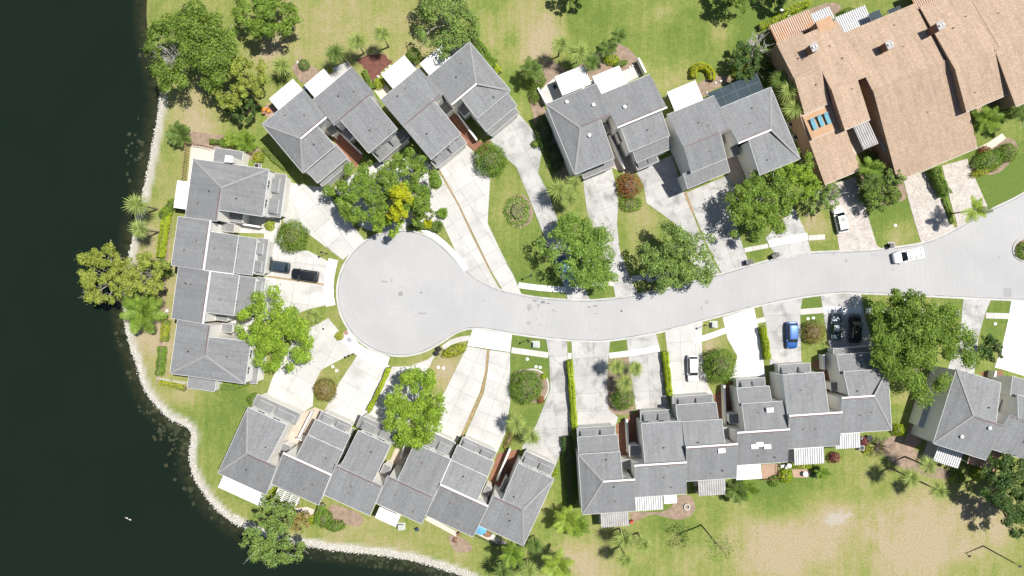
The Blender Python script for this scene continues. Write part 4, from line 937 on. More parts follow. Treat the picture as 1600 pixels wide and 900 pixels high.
for (lab, pol, m), stp in zip(COURTS, STEP):
    o = patch('entry_court', pol, m, lab, 'entry court', 0.04)
    if stp and m is M_BRICKW:
        a, b = W(*stp[0]), W(*stp[1]); d = (a - b); n = max(3, int(d.length / 0.34)); rz = math.atan2(d.y, d.x)
        for i in range(n):
            p = b + d * (i + .5) / n; hh = 0.12 + 0.12 * i
            link('step', MB().box(-.16, .16, -.55, .55, 0, min(hh, 1.4)).mesh('step', m), o, (p.x, p.y, 0.03), rz)
WALLS = [('white courtyard wall with a rounded end beside the clipped round shrub', (708,171), (746,222), M_WALL), ('white courtyard wall in the brick-red entry court', (531,207), (568,243), M_WALL), ('pink courtyard wall next to the red-leaved shrub', (950,215), (974,266), M_WALL),
 ('white courtyard wall across the lime shrub court', (362,348), (412,356), M_WALL), ('white courtyard wall by the lanai house walk', (470,683), (492,640), M_WALL), ('white courtyard wall behind the maple-like tree', (628,712), (638,684), M_WALL), ('white courtyard wall of the dark red entry court', (777,746), (797,698), M_WALL),
 ('tan courtyard wall of the brown stair court', (979,704), (977,652), M_WALL), ('white courtyard wall near the round ficus', (1129,660), (1127,600), M_WALL), ('white courtyard wall beside the blue car driveway', (1281,576), (1280,553), M_WALL), ('white courtyard wall by the wide white driveway', (1543,590), (1545,578), M_WALL),
 ('low white wall beside the potted-plant patio', (995,96), (1006,118), M_WALL), ('low tan wall along the side of the tan end house', (1243,175), (1270,245), M_WALL), ('low white wall around the side patio by dark shrubs', (840,142), (853,165), M_WALL)]
for lab, a, b, m in WALLS:
    A, B = W(*a), W(*b); d = B - A; rz = math.atan2(d.y, d.x); L = d.length; hh = 1.7
    q = MB(); q.box(0, L, -.11, .11, -.05, hh); c = MB(); c.box(-.04, L + .04, -.15, .15, hh, hh + .07)
    o = q.obj('courtyard_wall', m, None, (A.x, A.y, 0), rz); tag(o, lab, 'wall'); c.obj('coping', M_WHITE, o)
# ------------------------------------------------------------------ vegetation
LEAF = {
 'oak': leaf_mat('oak_leaf', (0.058, 0.106, 0.019), (0.298, 0.430, 0.061)),
 'bright': leaf_mat('bright_leaf', (0.125, 0.224, 0.025), (0.467, 0.645, 0.068), 0.45),
 'mid': leaf_mat('mid_leaf', (0.084, 0.160, 0.025), (0.344, 0.487, 0.068), 0.4),
 'olive': leaf_mat('olive_needles', (0.147, 0.201, 0.032), (0.511, 0.565, 0.106), 0.4),
 'grey': leaf_mat('grey_green_leaf', (0.090, 0.160, 0.037), (0.353, 0.483, 0.113), 0.35),
 'feather': leaf_mat('feathery_leaf', (0.099, 0.184, 0.030), (0.413, 0.593, 0.114), 0.45),
 'yellow': leaf_mat('yellow_blossom', (0.340, 0.370, 0.012), (0.540, 0.570, 0.020), 0.35),
 'lime': leaf_mat('lime_leaf', (0.198, 0.289, 0.020), (0.614, 0.730, 0.046), 0.4),
 'limeyel': leaf_mat('variegated_leaf', (0.198, 0.258, 0.027), (0.691, 0.691, 0.061), 0.4, alt=(0.160, 0.256, 0.048)),
 'hedge': leaf_mat('hedge_leaf', (0.084, 0.167, 0.022), (0.288, 0.442, 0.061), 0.35),
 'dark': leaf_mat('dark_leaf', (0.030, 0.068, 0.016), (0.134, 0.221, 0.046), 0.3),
 'brown': leaf_mat('brown_green_leaf', (0.167, 0.129, 0.041), (0.480, 0.384, 0.114), 0.35, alt=(0.208, 0.232, 0.072)),
 'red': leaf_mat('red_leaf', (0.182, 0.053, 0.027), (0.518, 0.250, 0.076), 0.35, alt=(0.272, 0.272, 0.096)),
 'wine': leaf_mat('wine_leaf', (0.137, 0.030, 0.041), (0.422, 0.134, 0.122), 0.35),
 'orange': leaf_mat('orange_leaf', (0.547, 0.258, 0.041), (0.840, 0.614, 0.076), 0.35),
 'palm': leaf_mat('palm_frond', (0.129, 0.190, 0.041), (0.530, 0.619, 0.184), 0.35),
 'palmd': leaf_mat('dark_palm_frond', (0.068, 0.129, 0.027), (0.250, 0.346, 0.084), 0.35),
 'palmy': leaf_mat('yellow_palm_frond', (0.158, 0.245, 0.034), (0.449, 0.571, 0.091), 0.4),
}
def leaves_mesh(name, P, N, size, m, r, asp=0.6):
    """one small leaf-clump quad at each point P facing N"""
    n = len(P)
    N = N / np.maximum(1e-6, np.linalg.norm(N, axis=1))[:, None]
    a = np.cross(N, r.randn(n, 3)); a /= np.maximum(1e-6, np.linalg.norm(a, axis=1))[:, None]
    b = np.cross(N, a)
    s = size * (0.65 + 0.7 * r.rand(n))[:, None]
    k = 0.12 * s * N
    V = np.stack([P - a * s * .5, P - b * s * .5 * asp - k * (r.rand(n)[:, None]), P + a * s * .5, P + b * s * .5 * asp + k], 1)
    F = np.arange(n * 4).reshape(n, 4)
    me = bpy.data.meshes.new(name); fast_mesh(me, V.reshape(-1, 3), F)
    me.attributes.new('tint', 'FLOAT', 'FACE').data.foreach_set('value', np.clip(r.rand(n) * 0.9 + r.randn(n) * .05, 0, 1).astype(np.float32))
    me.materials.append(m); return me

def crown_points(r, R, Rz, nl, n, sparse=0.0, flat=0.55, lobe=(0.10, 0.20), squash=(1, 1)):
    ang = r.rand(nl) * 2 * np.pi; rad = np.sqrt(r.rand(nl)) * 0.86
    wob = 1 + 0.16 * np.sin(ang * 2 + r.rand() * 6) + 0.10 * np.sin(ang * 5 + r.rand() * 6)
    rad = rad * wob
    L = np.stack([rad * np.cos(ang) * squash[0], rad * np.sin(ang) * squash[1], np.sqrt(np.clip(1 - (rad / 1.1) ** 2, 0.02, 1)) * (0.35 + 0.65 * r.rand(nl)) - 0.15], 1)
    lr = lobe[0] + (lobe[1] - lobe[0]) * r.rand(nl)
    w = lr ** 2; idx = r.choice(nl, n, p=w / w.sum())
    d = r.randn(n, 3); d[:, 2] = np.abs(d[:, 2]) * 1.1 - 0.15; d /= np.linalg.norm(d, axis=1)[:, None]
    rr = lr[idx] * (0.5 + 0.55 * r.rand(n) ** 0.6) * np.where(r.rand(n) < .14, 1.45, 1.0)
    P = L[idx] + d * rr[:, None] * np.array([1, 1, 0.8])
    N = d + 0.36 * r.randn(n, 3) + np.array([0, 0, 0.7])
    P = P * np.array([R, R, Rz]); Lw = L * np.array([R, R, Rz])
    return P, N, Lw

def limbs(b, r, base, hc, L, r0, top):
    """tapered trunk and limbs reaching into the lobes"""
    fork = Vector((base[0], base[1], hc * 0.45))
    b.tube([(base[0], base[1], -0.1), (base[0] + .05, base[1], hc * 0.25), fork], [r0 * 1.25, r0, r0 * 0.85], 8)
    k = min(len(L), 14); sel = r.choice(len(L), k, replace=False)
    for i in sel:
        e = Vector((L[i][0] + base[0], L[i][1] + base[1], L[i][2] + hc)); m = fork.lerp(e, 0.5) + Vector((r.randn() * .3, r.randn() * .3, 0.35))
        b.tube([fork, m, e], [r0 * 0.5, r0 * 0.28, 0.03], 5)
        for q in range(2):
            e2 = e + Vector((r.randn(), r.randn(), 0.2 + abs(r.randn()) * .4)) * 0.9
            b.tube([m.lerp(e, 0.5), e2], [r0 * 0.16, 0.02], 4)

def tree(px, py, rpx, h, kind, label, name='shade_tree', dens=1.0, lobe=(0.09, 0.17), seed=0, bark=None, leaf=0.32, squash=(1, 1), nl=None, group=None, cat='tree', rz=0.0, hole=None):
    r = np.random.RandomState(seed + int(px * 7 + py))
    R = rpx * S * (1 - h * .75 / HC); hc = h * 0.58; Rz = h * 0.42
    p = W(px, py, h * 0.72)
    root = empty(name, (p.x, p.y, 0), rz); tag(root, label, cat, group)
    nl = nl or int(22 + R * 9); n = int(330 * R * R * dens * squash[0] * squash[1])
    P, N, L = crown_points(r, R, Rz, nl, n, lobe=lobe, squash=squash)
    P[:, 2] += hc
    if hole:
        q = W(hole[0], hole[1], h * .8); k = np.hypot(P[:, 0] - (q.x - p.x), (P[:, 1] - (q.y - p.y)) * .7) > hole[2] * S; P = P[k]; N = N[k]
    link('crown', leaves_mesh('crown', P, N, leaf, LEAF[kind], r), root)
    b = MB(); limbs(b, r, (0, 0), hc, L, 0.055 * h ** 0.9 * 0.5 + 0.06, h)
    b.obj('trunk', bark or M_TRUNK, root, smooth=True)
    return root

T_ = tree
T_(300, 74, 77, 10, 'oak', 'huge rounded green oak on the lake bank with a pocket of bare white branches', 'oak_tree', seed=1, bark=M_PALE, dens=1.15, hole=(264, 86, 12))
T_(416, 18, 50, 8, 'mid', 'medium yellow-green tree on the lawn behind the lakeside oak', seed=2)
T_(373, 128, 46, 7.5, 'olive', 'pale olive fine-leaved tree beside the first white awning', 'pine_tree', seed=3, lobe=(0.09, 0.17), leaf=0.3)
T_(378, 172, 24, 3.6, 'dark', 'dark low bushy tree under the pale olive tree', seed=4)
T_(697, 26, 62, 8, 'grey', 'open-crowned grey-green oak on the lawn behind the north row', 'oak_tree', seed=5, dens=0.62, bark=M_PALE)
T_(562, 304, 52, 7.5, 'mid', 'spreading bright tree at the turning circle, on the hedge side of the yellow bloom', seed=6, dens=1.0, bark=M_PALE)
T_(640, 288, 53, 8, 'mid', 'spreading open tree at the turning circle, between yellow bloom and long driveways', seed=7, dens=0.95, bark=M_PALE)
T_(604, 345, 28, 6.5, 'bright', 'small lime-green crown overhanging the turning circle curb', seed=8, dens=0.8)
T_(624, 316, 21, 9.6, 'yellow', 'tree in full yellow bloom amid the green grove', 'blossom_tree', seed=9, squash=(0.85, 1.7), dens=1.5, leaf=0.3, lobe=(0.2, 0.34), nl=26)
T_(908, 396, 64, 8, 'feather', 'feathery pale green tree over the sidewalk and the parked blue car', seed=10, lobe=(0.08, 0.16), nl=110, dens=0.95, leaf=0.3, bark=M_PALE)
T_(1056, 402, 64, 8.5, 'grey', 'grey-green oak dropping shade on the north curb', 'oak_tree', seed=11, dens=0.8, bark=M_PALE)
T_(1190, 318, 60, 8, 'mid', 'dense mid-green tree throwing dappled shade over a driveway', seed=12, dens=0.95, bark=M_PALE)
T_(1243, 272, 42, 7, 'bright', 'yellow-green tree in the gap between grey and tan houses', seed=13)
T_(1285, 312, 27, 5, 'grey', 'thin silvery grey-green tree over the white sedan', seed=14, dens=0.5, bark=M_GREYB)
T_(1440, 538, 90, 11, 'mid', 'largest oak of the street, shading two dark cars', 'oak_tree', seed=15, dens=1.0, bark=M_PALE)
T_(1425, 505, 55, 11.5, 'oak', 'darker oak rising through the crown of the largest oak', 'oak_tree', seed=16, dens=0.8)
T_(1547, 545, 24, 4.5, 'dark', 'small dark bushy tree at the wide white driveway', seed=17)
T_(430, 518, 66, 8.5, 'bright', 'bright lime-green shade tree over the lakeside driveways', seed=18, lobe=(0.09, 0.17), bark=M_PALE)
T_(650, 642, 60, 9, 'bright', 'bright maple-like tree between two cream driveways', seed=19, lobe=(0.09, 0.17), bark=M_PALE)
T_(165, 432, 49, 9, 'olive', 'olive pine reaching far out over the dark water', 'pine_tree', seed=20, lobe=(0.09, 0.17), bark=M_PALE, leaf=0.3)
T_(225, 428, 40, 8, 'olive', 'olive pine on the bank behind the overhanging pine', 'pine_tree', seed=21, lobe=(0.09, 0.17), bark=M_PALE, leaf=0.3, dens=0.85)
T_(424, 848, 47, 9, 'grey', 'sparse grey-green pine leaning over the rock shoreline', 'pine_tree', seed=22, lobe=(0.09, 0.17), dens=0.7, bark=M_PALE, leaf=0.3)
T_(430, 800, 34, 6.5, 'grey', 'thin pine behind the white pergola', 'pine_tree', seed=23, lobe=(0.09, 0.17), dens=0.5, bark=M_PALE, leaf=0.3)
T_(1592, 762, 60, 9, 'dark', 'dark dense tree shading the corner behind the rusty patio roof', seed=24)
T_(1590, 806, 36, 8, 'dark', 'dark ragged tree on the field edge below the dense corner tree', seed=25, dens=0.6)
T_(1156, -16, 34, 7, 'oak', 'leafy branches of a lawn tree near the yellow crescent shrubs', seed=26, dens=0.8)
T_(900, -22, 28, 6, 'oak', 'treetop behind the mown lawn strip', seed=27)
T_(1236, -28, 34, 7, 'dark', 'shady treetop behind the yellow hedge', seed=28)
T_(1165, 95, 30, 4.5, 'dark', 'dark leafy shrub-tree beside the silvery dead shrub', seed=29)
T_(1375, 292, 37, 4.5, 'oak', 'dense garden thicket between the paver driveways', seed=30)
T_(1395, 282, 20, 5.5, 'grey', 'grey-green small tree rising from the garden thicket', seed=31, dens=0.6)
def thin_tree():
    r = np.random.RandomState(33); h = 11.5; p = W(1095, 820, 0); root = empty('thin_tree', (p.x, p.y, 0)); tag(root, 'tall thin bare-stemmed tree on the field with a long bent shadow line', 'tree')
    b = MB(); b.tube([(0, 0, -.1), (.1, 0, 4), (0, .1, 8), (.1, 0, 11)], [.14, .12, .09, .04], 7); tips = []
    for i in range(12):
        a = r.rand() * 6.28; z = 8 + 3 * r.rand(); e = Vector((math.cos(a) * 1.6, math.sin(a) * 1.6, z + 1)) * 1.0; b.tube([(0.05, 0, z - .5), e], [.04, .015], 4); tips.append(e)
    b.obj('trunk', M_TRUNK, root, smooth=True); T = np.array([list(t) for t in tips]); P = T[r.choice(12, 420)] + r.randn(420, 3) * .5
    link('crown', leaves_mesh('crown', P, r.randn(420, 3) + np.array([0, 0, .6]), .24, LEAF['feather'], r), root)
thin_tree()
T_(465, 812, 22, 4.2, 'brown', 'reddish shrub-tree beside the white pergola', seed=34, dens=0.6)
T_(655, 330, 26, 5, 'oak', 'shaded dark shrub-tree at the grove edge by the cycads', seed=35)

# dead wood
def dead_shrub(px, py, rpx, h, label, seed):
    r = np.random.RandomState(seed); p = W(px, py, h * .6); b = MB(); R = rpx * S
    for i in range(26):
        a = r.rand() * 6.283; q = 0.4 + 0.6 * r.rand(); e = Vector((math.cos(a) * R * q, math.sin(a) * R * q, h * (0.5 + 0.5 * r.rand())))
        m = e * 0.5 + Vector((r.randn() * .15, r.randn() * .15, 0.3)); b.tube([(0, 0, -0.05), m, e], [0.07, 0.05, 0.02], 5)
        for k in range(4):
            e2 = m.lerp(e, r.rand()) + Vector((r.randn(), r.randn(), r.rand())) * 0.5; b.tube([m.lerp(e, 0.3 + .15 * k), e2], [0.035, 0.015], 4)
    o = b.obj('dead_shrub', M_GREYB if seed % 2 else M_TRUNK, None, (p.x, p.y, 0)); tag(o, label, 'dead shrub')
dead_shrub(1184, 72, 22, 4.0, 'silvery leafless shrub against the tan house corner', 1)
dead_shrub(1378, 700, 20, 2.5, 'bare brown twiggy shrub beside the screened porch', 2)
dead_shrub(264, 86, 17, 8.6, 'bare white branches in the gap of the lakeside oak', 5)
dead_shrub(1300, 308, 12, 3.2, 'small bare silvery branches above the white sedan', 7)

# ---- shrubs and hedges
def shrub(px, py, rpx, h, kind, label, ry=None, dens=1.0, leaf=0.2, name='shrub', cat='shrub', group=None, rz=0.0):
    r = np.random.RandomState(int(px * 13 + py * 3)); R = rpx * S * (1 - h * .5 / HC); Ry = (ry or rpx) * S
    p = W(px, py, h * 0.55); n = int(520 * R * Ry * dens) + 120
    d = r.randn(n, 3); d[:, 2] = np.abs(d[:, 2]) * 1.0 - 0.25; d /= np.linalg.norm(d, axis=1)[:, None]
    bump = 1 + 0.09 * np.sin(d[:, 0] * 5 + px) * np.cos(d[:, 1] * 6 + py) + 0.06 * np.sin(d[:, 1] * 11 + d[:, 2] * 9 + py) + 0.07 * r.randn(n)
    P = d * (bump * (0.82 + 0.18 * r.rand(n)))[:, None] * np.array([R, Ry, h * .62]); P[:, 2] += h * 0.40
    P[:, 2] = np.maximum(P[:, 2], 0.03)
    N = d / np.array([R, Ry, h * .62]) ** 1 * R + 0.5 * r.randn(n, 3)
    root = empty(name, (p.x, p.y, 0), rz); tag(root, label, cat, group)
    link('foliage', leaves_mesh('foliage', P, N, leaf, LEAF[kind], r), root)
    # inner mass of twigs keeps the middle closed
    b = MB(); b.lathe([(0.12, 0), (R * .45, h * .35), (R * .55, h * .55), (R * .3, h * .75), (0.02, h * .82)], 10)
    o = b.obj('twig_mass', M_TRUNK, root, smooth=True); o.scale = (1, Ry / R, 1)
    return root
def hedge(line, wpx, h, kind, label, leaf=0.18, name='hedge', cat='hedge'):
    r = np.random.RandomState(int(line[0][0] * 5 + line[0][1])); pts = np.array([W(*p).xy for p in smooth_line(line, 4)])
    seg = np.hypot(*(pts[1:] - pts[:-1]).T); tot = seg.sum(); w = wpx * S / 2; c = pts.mean(0)
    n = int(tot * (w * 2 + h * 2) * 130)
    i = r.choice(len(seg), n, p=seg / tot); t = r.rand(n)
    d = (pts[i + 1] - pts[i]) / seg[i][:, None]; nr = np.stack([-d[:, 1], d[:, 0]], 1)
    th = r.rand(n) * np.pi; q = np.stack([np.cos(th), np.sin(th)], 1); q = np.sign(q) * np.abs(q) ** 0.55
    hh = h * (1 + 0.10 * np.sin(t * 3 + i * 1.7) + 0.08 * r.randn(n)); ww = w * (1 + 0.10 * np.sin(i * 2.3) + 0.09 * r.randn(n))
    xy = pts[i] + d * (t * seg[i])[:, None] + nr * (q[:, 0] * ww)[:, None] - c
    P = np.column_stack([xy, 0.05 + q[:, 1] * hh]); N = np.column_stack([nr * q[:, :1], q[:, 1] + .3]) + 0.5 * r.randn(n, 3)
    root = empty(name, (c[0], c[1], 0)); tag(root, label, cat)
    link('foliage', leaves_mesh('foliage', P, N, leaf, LEAF[kind], r), root)
    b = MB(); A = offset_line([tuple(p - c) for p in pts], w * .55); B = offset_line([tuple(p - c) for p in pts], -w * .55)
    for k in range(len(pts) - 1):
        rg = ccw([A[k], A[k+1], B[k+1], B[k]]); b.prism([(x, y, h * .72) for x, y in rg], [(x, y, 0) for x, y in rg])
    b.obj('twig_mass', M_TRUNK, root)
shrub(766, 249, 26, 2.8, 'hedge', 'big clipped round bush between the two long driveways', name='round_bush')
shrub(456, 369, 25, 2.6, 'mid', 'big clipped round bush beside the two dark cars', name='round_bush')
shrub(508, 609, 18.5, 2.2, 'brown', 'round brown-green bush at the lawn wedge', name='round_bush')
shrub(822, 605, 26, 2.6, 'hedge', 'big round bush inside the white curved garden curb', name='round_bush')
shrub(1125, 572, 27, 4.0, 'hedge', 'tall round ficus beside the dazzling white driveway', name='round_bush')
shrub(984, 290, 20, 2.2, 'red', 'red and olive shrub at the grey driveways', dens=.8)
shrub(973, 623, 19, 3.0, 'hedge', 'round green bush at the end of the palm bed', name='round_bush')
shrub(1272, 519, 18.5, 2.0, 'brown', 'brownish round shrub beside the blue car', dens=.8)
shrub(646, 87, 12, 2.0, 'hedge', 'small clipped green shrub between two white awnings')
shrub(592, 130, 9, 1.2, 'lime', 'lime shrub beside the red mulch bed')
shrub(421, 352, 8, 1.0, 'lime', 'small lime shrub by the white entry court')
shrub(403, 246, 9, 1.3, 'limeyel', 'round golden shrub beside the stepped end house')
shrub(475, 101, 9, 1.0, 'grey', 'loose flowering shrub in the mulch patch')
shrub(516, 110, 4, .7, 'limeyel', 'tiny golden shrub beside the concrete patio')
shrub(397, 624, 12, 1.6, 'hedge', 'round green shrub at the corner of the lanai house', ry=10)
shrub(530, 525, 7, .7, 'limeyel', 'low tuft on the white walk near the storm drain')
shrub(710, 548, 20, 1.2, 'limeyel', 'clipped yellow-green shrub beside the two black bins', ry=9, rz=math.radians(18), name='clipped_shrub')
shrub(808, 330, 20, .45, 'feather', 'low ring of mixed shrubs on the long lawn', ry=24, dens=.35, leaf=.24)
shrub(482, 268, 12, 1.0, 'orange', 'orange croton shrubs beneath the stepped end house', ry=6, rz=math.radians(-20))
shrub(985, 318, 18, .7, 'mid', 'low green shrubs below the red-leaved shrub', ry=13, dens=.6)
shrub(955, 92, 13, 1.0, 'lime', 'bright lime shrub between palms and white awning', ry=9)
shrub(970, 100, 12, .9, 'hedge', 'low clipped green hedge block beside the potted-plant patio', ry=5, rz=math.radians(24))
shrub(838, 125, 15, 2.0, 'mid', 'leafy green shrub west of the white side patio')
shrub(836, 145, 9, 1.4, 'mid', 'small leafy shrub below the palm by the side patio', ry=16)
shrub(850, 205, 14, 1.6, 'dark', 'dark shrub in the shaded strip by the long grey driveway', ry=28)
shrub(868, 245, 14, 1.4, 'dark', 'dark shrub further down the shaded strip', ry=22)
shrub(836, 225, 6, .9, 'mid', 'small pale shrub at the shaded strip edge')
shrub(1158, 108, 14, 1.4, 'limeyel', 'yellow and green shrub behind the dark glazed porch')
shrub(1195, 92, 15, 2.0, 'mid', 'leafy shrub between dead shrub and tan wall', ry=20)
shrub(1205, 118, 16, 2.4, 'dark', 'dark banana-like shrub by the glazed porch')
shrub(1186, 745, 14, 2.0, 'palmd', 'dark cycad-like shrub behind the plain white patio roof') if False else None
shrub(1228, 744, 11, 1.3, 'lime', 'yellow-green shrub beside the terracotta terrace')
shrub(1252, 728, 16, .9, 'lime', 'bright low shrub under the ribbed patio roof', ry=5)
shrub(1304, 715, 9, 1.3, 'wine', 'wine-red shrub beside the ribbed patio roof')
shrub(1210, 752, 9, .8, 'mid', 'low green shrub under the plain patio roof')
shrub(1280, 738, 9, .9, 'mid', 'green shrub beside the blue garden chair')
shrub(1405, 672, 10, 1.4, 'lime', 'yellow-green shrub at the wooden deck')
shrub(1495, 745, 11, 1.3, 'mid', 'green shrub between two patio roofs')
shrub(1530, 740, 10, 1.0, 'lime', 'lime shrub below the rusty patio roof')
shrub(1350, 690, 8, 1.0, 'wine', 'small reddish shrub by the grill')
shrub(1355, 702, 7, .8, 'limeyel', 'small golden shrub on the field edge')
shrub(420, 770, 10, 1.2, 'lime', 'lime shrub beside the white pergola')
shrub(490, 812, 8, .9, 'lime', 'small lime shrub beside the bare plot')
shrub(1545, 250, 26, 1.6, 'hedge', 'wide green shrub bank at the tan house corner', ry=17, rz=math.radians(25))
shrub(1540, 266, 24, 1.2, 'limeyel', 'yellow-green shrub fringe at the tan house corner', ry=7, rz=math.radians(20))
shrub(1575, 238, 15, 1.6, 'mid', 'leafy shrub at the end of the shrub bank')
shrub(1540, 238, 10, 1.1, 'red', 'reddish shrub in the corner garden')
shrub(1360, 245, 10, 1.6, 'mid', 'green shrub under the ribbed awning')
shrub(1355, 305, 14, 1.5, 'hedge', 'green shrub along the white sedan driveway')
shrub(1395, 305, 14, 1.6, 'oak', 'rounded shrub at the lawn edge between paver driveways')
shrub(1300, 298, 12, 2.2, 'grey', 'grey-green shrub at the white sedan')
shrub(1328, 20, 16, 1.5, 'mid', 'green shrubs between two ribbed patio roofs', ry=8)
shrub(1601, 392, 13, .8, 'mid', 'green planting on the road island')
shrub(285, 208, 18, 1.2, 'palmd', 'spiky green shrub on the lake lawn') if False else None
shrub(352, 222, 9, .9, 'mid', 'small shrub above the white terrace')
shrub(1095, 765, 15, .7, 'hedge', 'low green groundcover under the split patio roof', ry=5)
shrub(1505, 515, 10, 1.2, 'dark', 'dark shrub at the curving grey driveway') if False else None
shrub(850, 588, 5, .7, 'lime', 'tiny lime shrub inside the curved curb')
shrub(845, 625, 6, .7, 'red', 'tiny red shrub at the end of the curved curb')
shrub(882, 800, 6, .5, 'mid', 'tiny tuft by the hedge shadow') if False else None
shrub(866, 738, 6, 1.0, 'lime', 'small lime shrub at the corner of the hip-roofed end house')
shrub(545, 218, 6, 1.0, 'grey', 'small grey shrub at the brick stair court') if False else None
shrub(575, 250, 10, 1.4, 'mid', 'green shrub at the mouth of the brick-red court')
shrub(505, 810, 14, 1.6, 'hedge', 'round hedge bush at the bare plot corner')
shrub(523, 822, 16, 1.6, 'hedge', 'longer hedge bush below the bare plot', ry=9)
shrub(488, 680, 5, .9, 'limeyel', 'narrow golden planting in the beige entry court', ry=13, rz=math.radians(-25))
shrub(795, 688, 6, .8, 'brown', 'potted plants stacked along the dark red court', ry=16, rz=math.radians(-24), dens=.6)
shrub(624, 692, 9, 1.3, 'feather', 'pale leafy shrub in the beige court behind the maple-like tree')
hedge([(738,63),(752,80),(764,98),(776,104)], 15, 1.8, 'hedge', 'leafy hedge along the north row end wall')
hedge([(758,92),(770,103),(781,116)], 9, 1.4, 'lime', 'yellow-green lower end of the north row hedge')
hedge([(889,562),(893,610),(897,668)], 9, 1.5, 'lime', 'long yellow-green hedge between two grey driveways')
hedge([(1037,548),(1041,585),(1044,616)], 9, 1.5, 'lime', 'yellow-green hedge west of the white car')
hedge([(1188,510),(1193,535),(1196,560)], 9, 1.5, 'lime', 'yellow-green hedge between white driveway and blue car')
hedge([(609,574),(594,608),(577,640)], 6, 1.2, 'lime', 'long thin hedge between cream driveways')
hedge([(266,325),(262,350),(257,380),(254,402)], 11, 1.3, 'lime', 'clipped lime hedge behind the lakeside row, by the two palms')
hedge([(263,500),(261,515),(260,532)], 11, 1.2, 'limeyel', 'golden hedge block behind the lakeside row')
hedge([(257,541),(255,565),(252,585)], 11, 1.3, 'hedge', 'dark hedge block behind the lakeside row')
hedge([(252,597),(270,601),(292,607)], 7, .9, 'limeyel', 'low golden hedge below the hip-roofed lakeside end house')
hedge([(345,603),(365,605),(395,595),(408,592)], 7, .9, 'hedge', 'low green hedge under the lakeside end house eave')
hedge([(258,340),(275,318),(280,322)], 12, 1.6, 'mid', 'leafy planting at the corner of the white lanai')
hedge([(1452,265),(1462,290),(1472,306)], 15, 1.9, 'hedge', 'tall clipped hedge between paver driveways')
hedge([(1473,310),(1482,335),(1487,350)], 6, .5, 'mid', 'low hedge tail between paver driveways')
hedge([(1184,45),(1200,38),(1230,20),(1262,7)], 9, 1.1, 'lime', 'yellow hedge behind the tan house patio roof')
hedge([(1083,123),(1082,111),(1092,105),(1103,108),(1110,118),(1110,127)], 10, 1.1, 'yellow', 'crescent of bright yellow shrubs on the lawn')
hedge([(517,297),(530,316),(545,335),(560,350)], 9, 1.2, 'hedge', 'green hedge edging the grove driveway')
hedge([(420,185),(440,215),(460,240),(478,255)], 8, .7, 'mid', 'loose groundcover in the shade of the stepped end house') if False else None
hedge([(413,232),(430,250),(448,264)], 8, .5, 'mid', 'loose green border beside the golden shrub')
hedge([(506,785),(500,800),(497,815)], 9, 1.5, 'hedge', 'green hedge beside the bare plot')
hedge([(330,222),(352,224),(372,230)], 7, .8, 'mid', 'low border above the white terrace')
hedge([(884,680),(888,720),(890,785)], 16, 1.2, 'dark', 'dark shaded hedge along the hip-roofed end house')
hedge([(570,112),(577,128),(583,140)], 7, .8, 'mid', 'green border beside the red mulch bed')
hedge([(638,357),(660,354),(684,358)], 8, .9, 'mid', 'clipped edge planting at the turning circle')

# ---- palms
def fan_frond(seed):
    r = random.Random(seed); b = MB()
    b.tube([(0, 0, 0), (0.06, 0, 0.02), (0.12, 0, 0.03)], [0.03, 0.022, 0.015], 4)
    n = 6
    for i in range(n):
        a = math.radians(-34 + 68 * i / (n - 1)); l = (0.72 + 0.46 * math.cos(a * 1.4)) * r.uniform(.85, 1.1)
        d = Vector((math.cos(a), math.sin(a), 0)); s = Vector((-d.y, d.x, 0)); o = Vector((0.04, 0, 0.03)); w = 0.05
        m = o + d * l * .5 + Vector((0, 0, .0)); e = o + d * l + Vector((0, 0, -.12 - .12 * r.random()))
        b.add([o, m - s * w, m + Vector((0, 0, .03)), m + s * w, e], [(0, 1, 2), (0, 2, 3), (1, 4, 2), (2, 4, 3)])
    return b
def pinnate_frond(seed, droop=0.55):
    r = random.Random(seed); b = MB(); pts = []
    for i in range(9):
        t = i / 8; pts.append(Vector((t * 1.0, 0, 0.28 * t - droop * t * t)))
    b.tube(pts, [0.02 * (1 - .08 * i) for i in range(9)], 4)
    for k in range(15):
        t = 0.14 + 0.84 * k / 14; i = min(7, int(t * 8)); p = pts[i].lerp(pts[i + 1], t * 8 - i); l = 0.36 * math.sin(math.pi * (0.15 + .8 * t)) + .05
        for sg in (-1, 1):
            d = Vector((0.5, sg * 1.0, -.25)).normalized(); e = p + d * l * r.uniform(.85, 1.1); m = p.lerp(e, .5); w = Vector((0.028, 0, 0))
            b.add([p - w, p + w, m + w * 1.1, e, m - w * 1.1], [(0, 1, 2, 4), (4, 2, 3)])
    return b
def with_tint(me, s):
    r = np.random.RandomState(s); n = len(me.polygons); me.attributes.new('tint', 'FLOAT', 'FACE').data.foreach_set('value', np.clip(0.25 + 0.6 * r.rand(n), 0, 1).astype(np.float32)); return me
FROND = {}
def frond_mesh(shape, kind, v):
    k = (shape, kind, v)
    if k not in FROND:
        b = {'fan': fan_frond, 'pin': pinnate_frond}[shape](v + 3); FROND[k] = with_tint(b.mesh('frond', LEAF[kind]), v)
    return FROND[k]
PTRUNK = MB().tube([(0, 0, -.02), (.0, 0, .3), (0, 0, .7), (0, 0, 1)], [.5, .42, .40, .46], 8).mesh('trunk', M_PALMT, True)
